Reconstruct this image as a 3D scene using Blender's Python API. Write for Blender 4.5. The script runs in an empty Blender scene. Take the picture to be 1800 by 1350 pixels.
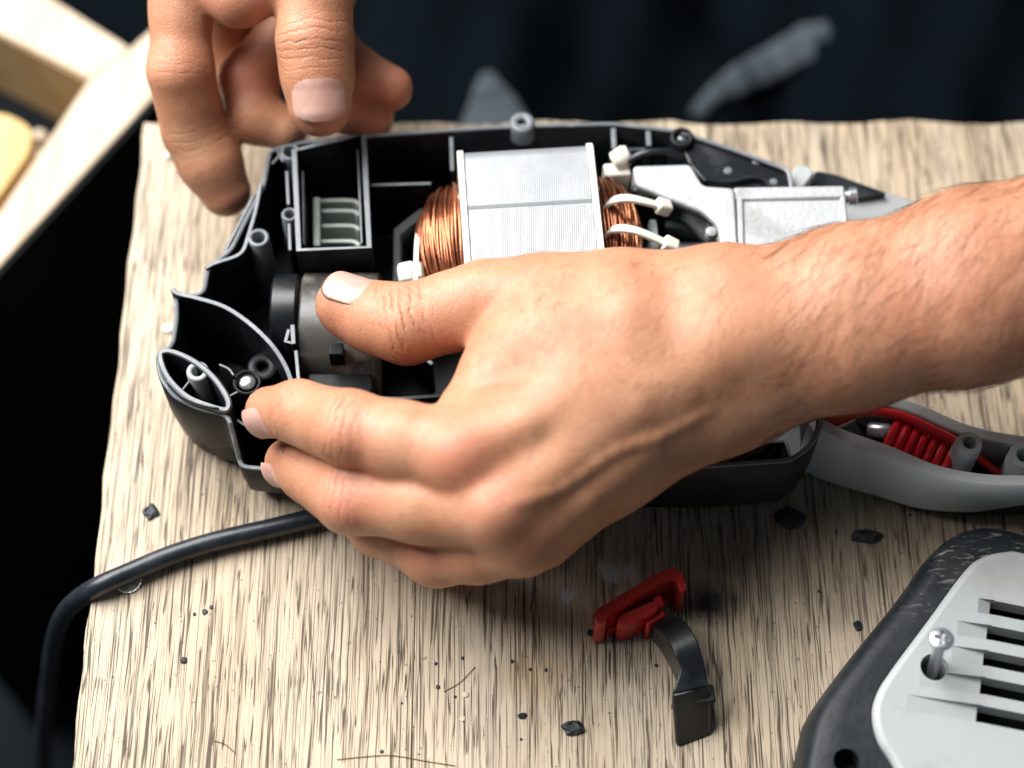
import bpy, bmesh, math, random
import numpy as np
from mathutils import Vector, Matrix

random.seed(7)
rng = np.random.default_rng(7)
scene = bpy.context.scene
COL = scene.collection
MM = 0.001

# ------------------------------------------------------------------ camera
FPX, TH, DIST = 3230.0, math.radians(62.0), 680.0      # focal length in photo pixels, look-down angle, mm to the bench
ct, st = math.cos(TH), math.sin(TH)
CAM = np.array([0.0, -DIST * ct, DIST * st])
FWD = np.array([0.0, ct, -st]); UPV = np.array([0.0, st, ct]); RGT = np.array([1.0, 0.0, 0.0])
TOCAM = -FWD

def W(px, py, z):
    """bench coordinates (mm) of the photo point px,py at height z above the bench"""
    d = FWD + (px - 900.0) / FPX * RGT + (675.0 - py) / FPX * UPV
    t = (z - CAM[2]) / d[2]
    return CAM + d * t

cam = bpy.data.cameras.new('camera')
cam.sensor_width = 36.0
cam.lens = FPX / 1800.0 * 36.0
cam.clip_start = 0.02; cam.clip_end = 50.0
cam.dof.use_dof = True
cam.dof.focus_distance = 0.626
cam.dof.aperture_fstop = 3.5
cam.dof.aperture_blades = 8
camo = bpy.data.objects.new('camera', cam); COL.objects.link(camo)
camo.location = CAM * MM
camo.rotation_euler = (math.radians(90.0 - 62.0), 0, 0)
scene.camera = camo

# ------------------------------------------------------------------ light
world = bpy.data.worlds.new('World'); scene.world = world; world.use_nodes = True
world.node_tree.nodes['Background'].inputs[0].default_value = (0.55, 0.72, 0.85, 1)
world.node_tree.nodes['Background'].inputs[1].default_value = 0.095

def area_lamp(name, pos, target, size, size_y, power, color):
    l = bpy.data.lights.new(name, 'AREA'); l.shape = 'RECTANGLE'
    l.size = size; l.size_y = size_y; l.energy = power; l.color = color
    o = bpy.data.objects.new(name, l); COL.objects.link(o)
    o.location = pos
    o.rotation_euler = (Vector(target) - Vector(pos)).to_track_quat('-Z', 'Y').to_euler()
    return o
area_lamp('window_lamp', (-0.62, 0.44, 0.94), (-0.05, 0.0, 0.02), 1.15, 0.95, 48.5, (1.0, 0.99, 0.975))

vs = scene.view_settings
vs.view_transform = 'Standard'; vs.look = 'None'; vs.exposure = 0.0; vs.gamma = 1.0
vs.use_curve_mapping = False
scene.render.engine = 'CYCLES'
scene.cycles.use_denoising = True
scene.cycles.max_bounces = 8

# ------------------------------------------------------------------ materials
class NT:
    def __init__(s, name):
        s.m = bpy.data.materials.new(name); s.m.use_nodes = True
        s.t = s.m.node_tree; s.n = s.t.nodes; s.l = s.t.links
        s.b = s.n['Principled BSDF']
    def add(s, ty, **kw):
        n = s.n.new(ty)
        for k, v in kw.items():
            if k.startswith('i_'): n.inputs[k[2:].replace('_', ' ')].default_value = v
            else: setattr(n, k, v)
        return n
    def link(s, a, b): s.l.new(a, b)
    def coords(s, scale=(1, 1, 1), loc=(0, 0, 0), rot=(0, 0, 0)):
        if not hasattr(s, 'tc'): s.tc = s.add('ShaderNodeTexCoord')
        mp = s.add('ShaderNodeMapping')
        mp.inputs['Scale'].default_value = scale; mp.inputs['Location'].default_value = loc; mp.inputs['Rotation'].default_value = rot
        s.link(s.tc.outputs['Object'], mp.inputs['Vector']); return mp.outputs[0]
    def noise(s, vec, scale, detail=4, rough=0.55, dist=0.0):
        n = s.add('ShaderNodeTexNoise'); n.inputs['Scale'].default_value = scale
        n.inputs['Detail'].default_value = detail; n.inputs['Roughness'].default_value = rough; n.inputs['Distortion'].default_value = dist
        if vec is not None: s.link(vec, n.inputs['Vector'])
        return n.outputs['Fac']
    def ramp(s, fac, stops):
        r = s.add('ShaderNodeValToRGB'); e = r.color_ramp.elements
        while len(e) < len(stops): e.new(0.5)
        for el, (p, c) in zip(e, stops):
            el.position = p; el.color = c if len(c) == 4 else (*c, 1)
        s.link(fac, r.inputs[0]); return r.outputs[0]
    def mix(s, fac, a, b, mode='MIX'):
        m = s.add('ShaderNodeMix', data_type='RGBA', blend_type=mode)
        for k, v in ((0, fac), (6, a), (7, b)):
            if isinstance(v, (int, float)): m.inputs[k].default_value = v
            elif isinstance(v, tuple): m.inputs[k].default_value = v if len(v) == 4 else (*v, 1)
            else: s.link(v, m.inputs[k])
        return m.outputs[2]
    def math(s, op, a, b=0.0, c=None, clamp=False):
        m = s.add('ShaderNodeMath', operation=op); m.use_clamp = clamp
        for k, v in enumerate((a, b) if c is None else (a, b, c)):
            if isinstance(v, (int, float)): m.inputs[k].default_value = v
            else: s.link(v, m.inputs[k])
        return m.outputs[0]
    def bump(s, h, strength, dist, prev=None):
        b = s.add('ShaderNodeBump'); b.inputs['Strength'].default_value = strength; b.inputs['Distance'].default_value = dist
        s.link(h, b.inputs['Height'])
        if prev is not None: s.link(prev, b.inputs['Normal'])
        return b.outputs[0]
    def set(s, **kw):
        for k, v in kw.items():
            k = k.replace('_', ' ')
            if hasattr(v, 'default_value') or hasattr(v, 'is_linked'): s.link(v, s.b.inputs[k])
            elif isinstance(v, tuple) and len(v) == 3 and k != 'Subsurface Radius': s.b.inputs[k].default_value = (*v, 1)
            else: s.b.inputs[k].default_value = v
        return s.m

def plastic(name, base, rough=0.38, dust=(0.25, 0.25, 0.24), dust_amt=0.25, scale=60.0, bump=0.12, spec=0.5, scratch=0.0):
    t = NT(name); v = t.coords()
    n1 = t.noise(v, scale, 6, 0.62); n2 = t.noise(v, scale * 9, 3)
    mask = t.ramp(n1, [(0.50, (0, 0, 0)), (0.72, (1, 1, 1))])
    fac = t.math('MULTIPLY', mask, dust_amt)
    if scratch > 0:
        vs_ = t.coords(scale=(1, 5, 3), rot=(0, 0, 0.35))
        sc = t.math('MULTIPLY', t.ramp(t.noise(vs_, scale * 3.2, 5, 0.7, 0.6), [(0.56, (0, 0, 0)), (0.64, (1, 1, 1))]), t.ramp(t.noise(v, 22, 3), [(0.47, (0, 0, 0)), (0.6, (1, 1, 1))]))
        fac = t.math('ADD', fac, t.math('MULTIPLY', sc, scratch), clamp=True)
    colr = t.mix(fac, base, dust)
    r = t.math('MULTIPLY_ADD', n1, 0.25, rough - 0.1)
    nb = t.bump(n2, bump, 0.0004)
    return t.set(Base_Color=colr, Roughness=r, Normal=nb, Specular_IOR_Level=spec)

M = {}
M['black'] = plastic('black_plastic', (0.005, 0.007, 0.009), 0.42, (0.06, 0.065, 0.07), 0.35, spec=0.24)
M['gloss'] = plastic('glossy_black_plastic', (0.006, 0.008, 0.010), 0.26, (0.10, 0.105, 0.11), 0.4, 40, 0.08, 0.5)
M['black_side'] = plastic('black_textured_plastic', (0.009, 0.010, 0.012), 0.45, (0.13, 0.12, 0.11), 0.4, 25, 0.4, 0.3)
M['rim'] = plastic('glare_black_edge', (0.15, 0.165, 0.18), 0.34, (0.36, 0.38, 0.40), 0.6, 140, 0.2)  # paler base colour holds the sky glare of upward edges, plus dust
M['shroud'] = plastic('dusty_black_plastic', (0.05, 0.047, 0.042), 0.26, (0.34, 0.31, 0.27), 0.8, 45, 0.1, 0.6)
M['rubber'] = plastic('scuffed_black_rubber', (0.011, 0.015, 0.019), 0.48, (0.40, 0.39, 0.36), 0.05, 45, 0.3, 0.32, 0.5)
M['grey'] = plastic('grey_plastic', (0.66, 0.69, 0.685), 0.42, (0.30, 0.27, 0.23), 0.45, 28, 0.15)
M['pale_grey'] = plastic('pale_grey_plastic', (0.42, 0.445, 0.45), 0.42, (0.29, 0.26, 0.22), 0.55, 30, 0.25)
M['grey_dark'] = plastic('stained_grey_plastic', (0.32, 0.33, 0.33), 0.45, (0.12, 0.11, 0.10), 0.7, 35, 0.2)
M['nylon'] = plastic('white_nylon', (0.80, 0.77, 0.68), 0.35, (0.6, 0.55, 0.45), 0.2, 80, 0.05)
M['fan'] = plastic('green_white_plastic', (0.52, 0.58, 0.52), 0.4, (0.3, 0.31, 0.27), 0.4, 70, 0.1)
M['red'] = plastic('red_plastic', (0.55, 0.024, 0.017), 0.26, (0.10, 0.01, 0.01), 0.5, 60, 0.1)
M['red_wire'] = plastic('red_wire_insulation', (0.74, 0.012, 0.02), 0.28, (0.35, 0.02, 0.02), 0.3, 90, 0.03)
M['cord'] = plastic('black_cord_rubber', (0.012, 0.016, 0.022), 0.33, (0.06, 0.07, 0.08), 0.5, 40, 0.25)
M['slot'] = plastic('slot_strip', (0.16, 0.19, 0.19), 0.5, (0.3, 0.3, 0.3), 0.2)

def metal(name, base, rough, metallic=1.0, dirt=(0.2, 0.18, 0.16), amt=0.3, scale=40, bump=0.15):
    t = NT(name); v = t.coords(); n = t.noise(v, scale, 6, 0.6); n2 = t.noise(v, scale * 12, 3)
    mask = t.math('MULTIPLY', t.ramp(n, [(0.5, (0, 0, 0)), (0.75, (1, 1, 1))]), amt)
    return t.set(Base_Color=t.mix(mask, base, dirt), Metallic=metallic, Roughness=t.math('MULTIPLY_ADD', n, 0.25, rough - 0.1),
                 Normal=t.bump(n2, bump, 0.0003))
M['steel'] = metal('bright_steel', (0.55, 0.57, 0.60), 0.3, 0.85, (0.35, 0.34, 0.32))
M['cast'] = metal('cast_aluminium', (0.52, 0.535, 0.55), 0.48, 0.4, (0.16, 0.14, 0.12), 0.55, 45, 0.5)
M['copper_dark'] = metal('dark_enamel', (0.09, 0.028, 0.014), 0.4, 0.6)

def copper():
    t = NT('enamelled_copper'); v = t.coords(); n = t.noise(v, 90, 4)
    c = t.ramp(n, [(0.3, (0.20, 0.06, 0.026)), (0.55, (0.52, 0.19, 0.09)), (0.75, (0.74, 0.33, 0.17))])
    return t.set(Base_Color=c, Metallic=0.85, Roughness=0.27, Coat_Weight=0.3, Coat_Roughness=0.15)
M['copper'] = copper()

def lamination():
    t = NT('laminated_steel'); v = t.coords()
    w = t.add('ShaderNodeTexWave', wave_type='BANDS', bands_direction='X'); w.inputs['Scale'].default_value = 420
    w.inputs['Distortion'].default_value = 0.6; w.inputs['Detail'].default_value = 2
    t.link(v, w.inputs['Vector'])
    n = t.noise(v, 30, 6, 0.65)
    v2 = t.coords(scale=(8, 1, 1)); n3 = t.noise(v2, 60, 4)
    base = t.ramp(n, [(0.35, (0.30, 0.315, 0.33)), (0.6, (0.40, 0.41, 0.42)), (0.8, (0.24, 0.25, 0.27))])
    base = t.mix(t.math('MULTIPLY', n3, 0.25), base, (0.22, 0.23, 0.25))
    nb = t.bump(w.outputs['Fac'], 0.16, 0.0003)
    return t.set(Base_Color=base, Metallic=0.4, Roughness=0.45, Normal=nb)
M['lam'] = lamination()

def bench_wood():
    t = NT('worn_bench_wood')
    vw = t.coords(scale=(1, 1, 1))
    warp = t.noise(vw, 14, 3)
    # broad tone
    broad = t.noise(t.coords(scale=(1.0, 0.35, 1)), 9, 5, 0.6)
    base = t.ramp(broad, [(0.3, (0.45, 0.335, 0.22)), (0.5, (0.60, 0.485, 0.35)), (0.72, (0.68, 0.575, 0.44))])
    # boards/strips of slightly different tone along the grain
    strips = t.noise(t.coords(scale=(1, 0.03, 1)), 55, 3, 0.5)
    base = t.mix(t.math('MULTIPLY', t.ramp(strips, [(0.42, (0, 0, 0)), (0.62, (1, 1, 1))]), 0.4), base, (0.63, 0.565, 0.47))
    # long open pores: thin dark wavering lines along the grain
    wob = t.math('MULTIPLY', t.noise(t.coords(scale=(1, .5, 1)), 60, 2, .6), 0.0016)
    cx = t.add('ShaderNodeCombineXYZ'); t.link(wob, cx.inputs[0])
    def gr_(sy, sc, off_, det=1):
        ad = t.add('ShaderNodeVectorMath', operation='ADD'); t.link(t.tc.outputs['Object'], ad.inputs[0]); t.link(cx.outputs[0], ad.inputs[1])
        mp = t.add('ShaderNodeMapping'); mp.inputs['Scale'].default_value = (1, sy, 1); mp.inputs['Location'].default_value = off_
        t.link(ad.outputs[0], mp.inputs['Vector']); return t.noise(mp.outputs[0], sc, det, .5, 0)
    def thin(g, w, soft): return t.math('SUBTRACT', 1.0, t.math('DIVIDE', t.math('SUBTRACT', t.math('ABSOLUTE', t.math('SUBTRACT', g, 0.5)), w), soft), clamp=True)
    br1 = t.ramp(t.noise(t.coords(scale=(1, 0.10, 1)), 260, 1), [(0.40, (0.0,) * 3), (0.52, (1, 1, 1))])
    br2 = t.ramp(t.noise(t.coords(scale=(1, 0.14, 1), loc=(5, 3, 0)), 420, 1), [(0.45, (0.0,) * 3), (0.55, (1, 1, 1))])
    m1 = t.math('MULTIPLY', thin(gr_(.013, 560, (0, 0, 0)), .012, .012), br1)
    m2 = t.math('MULTIPLY', thin(gr_(.02, 900, (3.1, 1.7, 0)), .014, .016), br2)
    m4 = t.ramp(gr_(.016, 1200, (1.1, 6.7, 0)), [(0.60, (0, 0, 0)), (0.64, (1, 1, 1))])
    m3 = thin(gr_(.004, 420, (7.3, 2.2, 0)), .004, .008)
    scr = t.math('MULTIPLY', thin(t.noise(t.coords(scale=(1, .05, 1), rot=(0, 0, 1.15)), 60, 2), .0012, .0016), t.ramp(t.noise(t.coords(loc=(1, 4, 0)), 25, 2), [(.5, (0, 0, 0)), (.6, (1, 1, 1))]))
    breakup = t.ramp(t.noise(t.coords(scale=(1, 0.3, 1)), 70, 2), [(0.32, (0.25,) * 3), (0.52, (1, 1, 1))])
    pores = t.math('MAXIMUM', t.math('MAXIMUM', t.math('MAXIMUM', m1, m2), t.math('MULTIPLY', m4, breakup)), t.math('MULTIPLY', m3, .7))
    dn = t.math('MULTIPLY_ADD', t.noise(t.coords(scale=(1, .6, 1)), 55, 6, .65), 1.6, -0.8)
    dn2 = t.math('MULTIPLY_ADD', t.noise(t.coords(scale=(1, .5, 1)), 210, 3, .65), 1.6, -0.8)
    oi = t.add('ShaderNodeObjectInfo')
    base = t.mix(t.math('MULTIPLY', oi.outputs['Random'], 0.35), base, (0.47, 0.355, 0.24))
    dark = t.mix(broad, (0.03, 0.02, 0.013), (0.09, 0.058, 0.034))
    c = t.mix(t.math('MULTIPLY', pores, 0.94), base, dark)
    # soft-edged darker and browner patches at set spots of the board
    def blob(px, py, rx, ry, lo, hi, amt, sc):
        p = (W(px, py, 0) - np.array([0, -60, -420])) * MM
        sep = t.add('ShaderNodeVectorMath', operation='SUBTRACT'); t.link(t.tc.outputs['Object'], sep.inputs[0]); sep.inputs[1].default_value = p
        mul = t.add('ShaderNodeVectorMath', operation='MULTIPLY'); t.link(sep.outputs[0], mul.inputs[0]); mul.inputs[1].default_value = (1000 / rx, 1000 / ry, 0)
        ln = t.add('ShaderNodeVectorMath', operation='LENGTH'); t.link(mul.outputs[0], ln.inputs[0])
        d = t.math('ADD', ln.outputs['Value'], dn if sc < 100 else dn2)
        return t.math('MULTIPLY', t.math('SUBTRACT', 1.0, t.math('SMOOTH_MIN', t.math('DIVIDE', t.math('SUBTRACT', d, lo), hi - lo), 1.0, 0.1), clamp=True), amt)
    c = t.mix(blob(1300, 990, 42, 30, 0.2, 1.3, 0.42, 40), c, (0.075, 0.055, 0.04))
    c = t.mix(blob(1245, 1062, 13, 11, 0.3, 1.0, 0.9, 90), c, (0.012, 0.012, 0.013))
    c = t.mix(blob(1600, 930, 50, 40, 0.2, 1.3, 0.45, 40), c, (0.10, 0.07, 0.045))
    c = t.mix(blob(940, 1190, 14, 10, 0.3, 1.1, 0.35, 70), c, (0.36, 0.22, 0.10))
    # white paint scuffs
    c = t.mix(blob(1080, 1005, 14, 8, 0.35, 0.55, 0.8, 160), c, (0.62, 0.64, 0.66))
    c = t.mix(blob(1000, 1050, 9, 6, 0.25, 0.45, 0.7, 190), c, (0.62, 0.64, 0.66))
    c = t.mix(t.math('MULTIPLY', scr, 0.5), c, (0.12, 0.085, 0.055))
    gm = t.ramp(dn, [(0.05, (0, 0, 0)), (0.4, (1, 1, 1))])
    c = t.mix(t.math('MULTIPLY', gm, 0.22), c, (0.16, 0.115, 0.075))
    specks = t.ramp(t.noise(t.coords(), 520, 2, 0.6), [(0.70, (0, 0, 0)), (0.73, (1, 1, 1))])
    c = t.mix(t.math('MULTIPLY', specks, 0.7), c, (0.05, 0.04, 0.03))
    rough = t.math('MULTIPLY_ADD', broad, 0.3, 0.42)
    h = t.math('SUBTRACT', t.math('MULTIPLY', strips, 0.5), pores)
    return t.set(Base_Color=c, Roughness=rough, Normal=t.bump(h, 0.45, 0.0005), Specular_IOR_Level=0.32)
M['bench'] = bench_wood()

def timber(name, a, b, rot):
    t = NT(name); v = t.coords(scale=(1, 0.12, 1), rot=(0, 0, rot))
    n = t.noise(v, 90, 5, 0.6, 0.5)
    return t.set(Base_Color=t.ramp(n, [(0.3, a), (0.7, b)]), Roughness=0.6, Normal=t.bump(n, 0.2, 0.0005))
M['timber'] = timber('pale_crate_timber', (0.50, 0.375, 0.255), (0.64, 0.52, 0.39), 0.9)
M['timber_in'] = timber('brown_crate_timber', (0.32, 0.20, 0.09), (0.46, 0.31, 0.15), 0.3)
M['block'] = timber('yellow_wood', (0.55, 0.36, 0.12), (0.70, 0.50, 0.22), 0.2)
M['shade_black'] = plastic('matt_shade_black', (0.006, 0.008, 0.010), 0.75, (0.02, 0.02, 0.02), 0.3, 30, 0.1, 0.1)  # near-black; on the crate's outside it puts the shade into the colour
M['floor'] = plastic('dark_floor', (0.004, 0.007, 0.010), 0.85, (0.014, 0.018, 0.022), 0.5, 8, 0.3, 0.15)

def cloth(name, a, b):
    t = NT(name); v = t.coords(); n = t.noise(v, 25, 5)
    w = t.noise(v, 2500, 1)
    return t.set(Base_Color=t.mix(n, a, b), Roughness=0.9, Normal=t.bump(w, 0.4, 0.0003), Specular_IOR_Level=0.03, Sheen_Weight=0.0)
M['navy'] = cloth('navy_cloth', (0.001, 0.002, 0.003), (0.003, 0.0055, 0.008))
M['mid_grey'] = cloth('mid_grey_cloth', (0.03, 0.038, 0.048), (0.11, 0.13, 0.15))

def skin():
    t = NT('skin'); v = t.coords()
    red = t.add('ShaderNodeAttribute', attribute_name='red').outputs['Fac']
    dirt = t.add('ShaderNodeAttribute', attribute_name='grime').outputs['Fac']
    ct_ = t.add('ShaderNodeAttribute', attribute_name='crease_t').outputs['Fac']
    cm = t.add('ShaderNodeAttribute', attribute_name='crease_m').outputs['Fac']
    n = t.noise(v, 55, 5, 0.6); n2 = t.noise(v, 260, 4, 0.6)
    base = t.ramp(n, [(0.3, (0.46, 0.21, 0.115)), (0.5, (0.555, 0.27, 0.152)), (0.72, (0.63, 0.335, 0.205))])
    base = t.mix(t.math('MULTIPLY', red, 0.75), base, (0.60, 0.20, 0.13))
    base = t.mix(t.math('MULTIPLY', t.ramp(n2, [(0.48, (0, 0, 0)), (0.68, (1, 1, 1))]), 0.36), base, (0.46, 0.17, 0.10))
    base = t.mix(t.math('MULTIPLY', dirt, t.math('MULTIPLY_ADD', n2, 0.8, 0.1)), base, (0.22, 0.12, 0.07))
    # joint creases
    ctw = t.math('ADD', ct_, t.math('ADD', t.math('MULTIPLY_ADD', n2, 1.2, -0.6), t.math('MULTIPLY_ADD', t.noise(v, 95, 2), 7.0, -3.5)))
    wv = t.math('SINE', t.math('MULTIPLY', ctw, 2.0))
    cr = t.math('MULTIPLY', t.math('MULTIPLY', t.math('POWER', t.math('MULTIPLY_ADD', wv, 0.5, 0.5), 4.0), cm), t.ramp(t.noise(v, 150, 2), [(0.36, (0.1,) * 3), (0.58, (1, 1, 1))]))
    base = t.mix(t.math('MULTIPLY', cr, 0.35), base, (0.42, 0.17, 0.10))
    vo = t.add('ShaderNodeTexVoronoi', feature='DISTANCE_TO_EDGE'); vo.inputs['Scale'].default_value = 850
    wobble = t.add('ShaderNodeVectorMath', operation='MULTIPLY'); t.link(v, wobble.inputs[0]); wobble.inputs[1].default_value = (1, .55, 1)
    t.link(wobble.outputs[0], vo.inputs['Vector'])
    lines = t.ramp(vo.outputs['Distance'], [(0.0, (0, 0, 0)), (0.12, (1, 1, 1))])
    base = t.mix(t.math('MULTIPLY', t.math('SUBTRACT', 1.0, lines), 0.16), base, (0.36, 0.14, 0.08))
    pn = t.noise(v, 900, 3, .7)
    base = t.mix(t.math('MULTIPLY', t.ramp(pn, [(0.5, (0, 0, 0)), (0.7, (1, 1, 1))]), 0.22), base, (0.40, 0.15, 0.085))
    b1 = t.bump(t.noise(v, 170, 3), 0.12, 0.001)
    b2 = t.bump(lines, 0.3, 0.0003, b1)
    b3 = t.bump(t.noise(v, 1900, 2), 0.3, 0.00025, b2)
    b4 = t.bump(t.math('SUBTRACT', 1.0, cr), 0.8, 0.0010, b3)
    return t.set(Base_Color=base, Roughness=t.math('MULTIPLY_ADD', n2, 0.25, 0.30), Normal=b4, Subsurface_Weight=0.12,
                 Subsurface_Radius=(0.0028, 0.0011, 0.0006), Subsurface_Scale=1.0, Specular_IOR_Level=0.42)
M['skin'] = skin()
def nail_mat():
    t = NT('fingernail'); v = t.coords(); n = t.noise(v, 160, 4)
    return t.set(Base_Color=t.ramp(n, [(0.3, (0.52, 0.28, 0.225)), (0.7, (0.60, 0.38, 0.32))]), Roughness=0.33, Subsurface_Weight=0.15,
                 Subsurface_Radius=(0.002, 0.001, 0.0007), Subsurface_Scale=1.0, Specular_IOR_Level=0.55)
M['nail'] = nail_mat()
M['grime'] = plastic('nail_grime', (0.10, 0.055, 0.035), 0.7)
M['hair'] = plastic('arm_hair', (0.17, 0.075, 0.035), 0.45)
M['crumb'] = plastic('black_crumb', (0.012, 0.014, 0.018), 0.55, (0.1, 0.1, 0.1), 0.4, 200)
M['chip'] = plastic('pale_chip', (0.62, 0.52, 0.38), 0.6)
def glassy():
    t = NT('clear_plastic')
    return t.set(Base_Color=(0.9, 0.92, 0.92), Roughness=0.08, Transmission_Weight=0.85, IOR=1.45)
M['clear'] = glassy()

# ------------------------------------------------------------------ builders
ORG = {}
def root_of(o):
    while o.parent: o = o.parent
    return o

def thing(name, label, cat, origin, group=None):
    o = bpy.data.objects.new(name, None); COL.objects.link(o)
    o.empty_display_size = 0.01
    o.location = np.asarray(origin) * MM
    ORG[o] = np.asarray(origin, float)
    o['label'] = label; o['category'] = cat
    if group: o['group'] = group
    return o

def tag(o, label, cat, group=None, kind=None):
    o['label'] = label
    if cat: o['category'] = cat
    if group: o['group'] = group
    if kind: o['kind'] = kind
    return o

def obj(name, verts, faces, mat, parent=None, bevel=0, seg=2, smooth=True, sharp=38, label=None, mats=None, fmat=None):
    v = np.asarray(verts, float)
    if parent is not None: org = ORG[root_of(parent)]
    else:
        org = np.array([v[:, 0].mean(), v[:, 1].mean(), v[:, 2].min()])
    me = bpy.data.meshes.new(name)
    me.from_pydata(((v - org) * MM).tolist(), [], [list(map(int, f)) for f in faces])
    bm = bmesh.new(); bm.from_mesh(me)
    bmesh.ops.recalc_face_normals(bm, faces=bm.faces)
    bm.to_mesh(me); bm.free()
    if mats:
        for m in mats: me.materials.append(M[m])
        if fmat is not None: me.polygons.foreach_set('material_index', np.asarray(fmat, np.int32))
    else: me.materials.append(M[mat])
    if smooth:
        me.shade_smooth()
        me.set_sharp_from_angle(angle=math.radians(sharp))
    o = bpy.data.objects.new(name, me); COL.objects.link(o)
    if parent is not None: o.parent = parent
    else:
        o.location = org * MM; ORG[o] = org
    if bevel:
        b = o.modifiers.new('bevel', 'BEVEL'); b.width = bevel * MM; b.segments = seg; b.limit_method = 'ANGLE'; b.angle_limit = math.radians(35)
    if label: o['label'] = label
    return o

class MB:
    def __init__(s): s.v = []; s.f = []
    def add(s, v, f):
        k = len(s.v); s.v += [tuple(p) for p in v]; s.f += [[i + k for i in q] for q in f]; return s
    def build(s, *a, **kw): return obj(a[0], s.v, s.f, *a[1:], **kw)

def catmull(pts, n=8, closed=False):
    P = np.asarray(pts, float); N = len(P); out = []
    rngi = range(N) if closed else range(N - 1)
    for i in rngi:
        p0 = P[(i - 1) % N] if closed or i > 0 else 2 * P[0] - P[1]
        p1 = P[i]; p2 = P[(i + 1) % N]
        p3 = P[(i + 2) % N] if closed or i + 2 < N else 2 * P[-1] - P[-2]
        for k in range(n):
            t = k / n
            out.append(0.5 * (2 * p1 + (p2 - p0) * t + (2 * p0 - 5 * p1 + 4 * p2 - p3) * t * t + (3 * p1 - p0 - 3 * p2 + p3) * t ** 3))
    if not closed: out.append(P[-1])
    return np.array(out)

def fillet(pts, r=5.0, n=5):
    """closed polygon with rounded corners"""
    P = [np.asarray(p, float)[:2] for p in pts]; out = []
    for i, p in enumerate(P):
        a = P[i - 1]; b = P[(i + 1) % len(P)]
        da, db = a - p, b - p; la, lb = np.linalg.norm(da), np.linalg.norm(db)
        rr = min(r, la * 0.45, lb * 0.45)
        s, e = p + da / la * rr, p + db / lb * rr
        for k in range(n + 1):
            t = k / n; out.append((1 - t) ** 2 * s + 2 * t * (1 - t) * p + t * t * e)
    return np.array(out)

def px2(pts, z): return np.array([W(p[0], p[1], z)[:2] for p in pts])

def normals2(P, closed):
    P = np.asarray(P, float)
    if closed: T = np.roll(P, -1, 0) - np.roll(P, 1, 0)
    else: T = np.gradient(P, axis=0)
    T /= np.maximum(np.linalg.norm(T, axis=1, keepdims=True), 1e-9)
    return np.stack([-T[:, 1], T[:, 0]], 1)

def ccw(P):
    x, y = P[:, 0], P[:, 1]
    return P if np.sum(x * np.roll(y, -1) - y * np.roll(x, -1)) > 0 else P[::-1]

def wall_mesh(P, zt, zb, th, closed=False):
    """thin upright wall along plan polyline P"""
    P = np.asarray(P, float); n = normals2(P, closed); N = len(P)
    zt = np.broadcast_to(np.asarray(zt, float), (N,)); zb = np.broadcast_to(np.asarray(zb, float), (N,))
    a, b = P + n * th / 2, P - n * th / 2
    V = np.concatenate([np.c_[a, zt], np.c_[b, zt], np.c_[a, zb], np.c_[b, zb]])
    F = []
    for i in range(N if closed else N - 1):
        j = (i + 1) % N
        F += [[i, j, N + j, N + i], [2 * N + i, 3 * N + i, 3 * N + j, 2 * N + j], [i, 2 * N + i, 2 * N + j, j], [N + i, N + j, 3 * N + j, 3 * N + i]]
    if not closed:
        F += [[0, N, 3 * N, 2 * N], [N - 1, 3 * N - 1, 4 * N - 1, 2 * N - 1]]
        F[-1] = [N - 1, 2 * N - 1 + 0, 4 * N - 1, 3 * N - 1]
    return V, F

def prism(P, z0, z1):
    P = np.asarray(P, float); N = len(P)
    z0 = np.broadcast_to(np.asarray(z0, float), (N,)); z1 = np.broadcast_to(np.asarray(z1, float), (N,))
    V = np.concatenate([np.c_[P, z0], np.c_[P, z1]])
    F = [list(range(N))[::-1], list(range(N, 2 * N))] + [[i, (i + 1) % N, N + (i + 1) % N, N + i] for i in range(N)]
    return V, F

def rings(R, cap0=True, cap1=True, closed=True):
    """loft between equal-length rings of 3d points"""
    R = [np.asarray(r, float) for r in R]; N = len(R[0]); V = np.concatenate(R); F = []
    for k in range(len(R) - 1):
        for i in range(N if closed else N - 1):
            j = (i + 1) % N
            F.append([k * N + i, k * N + j, (k + 1) * N + j, (k + 1) * N + i])
    if cap0: F.append(list(range(N))[::-1])
    if cap1: F.append(list(range((len(R) - 1) * N, len(R) * N)))
    return V, F

def frame_for(path):
    P = np.asarray(path, float); T = np.gradient(P, axis=0); T /= np.linalg.norm(T, axis=1, keepdims=True)
    u = np.cross(T[0], [0.13, 0.21, 0.97]); u /= np.linalg.norm(u); out = []
    for t in T:
        u = u - t * np.dot(u, t); u /= np.linalg.norm(u); out.append((u.copy(), np.cross(t, u)))
    return P, T, out

def tube(path, r, seg=8, flat=1.0):
    P, T, fr = frame_for(path); rr = np.broadcast_to(np.asarray(r, float), (len(P),))
    R = []
    for p, (u, w), q in zip(P, fr, rr):
        a = np.arange(seg) / seg * 2 * math.pi
        R.append(p + q * (np.cos(a)[:, None] * u + flat * np.sin(a)[:, None] * w))
    return rings(R)

def lathe(c, axis, prof, seg=24):
    """prof: list of (radius, height along axis)"""
    c = np.asarray(c, float); ax = np.asarray(axis, float); ax /= np.linalg.norm(ax)
    u = np.cross(ax, [0.3, 1, 0.2]); u /= np.linalg.norm(u); w = np.cross(ax, u)
    a = np.arange(seg) / seg * 2 * math.pi
    return rings([c + ax * h + r * (np.cos(a)[:, None] * u + np.sin(a)[:, None] * w) for r, h in prof])

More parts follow.
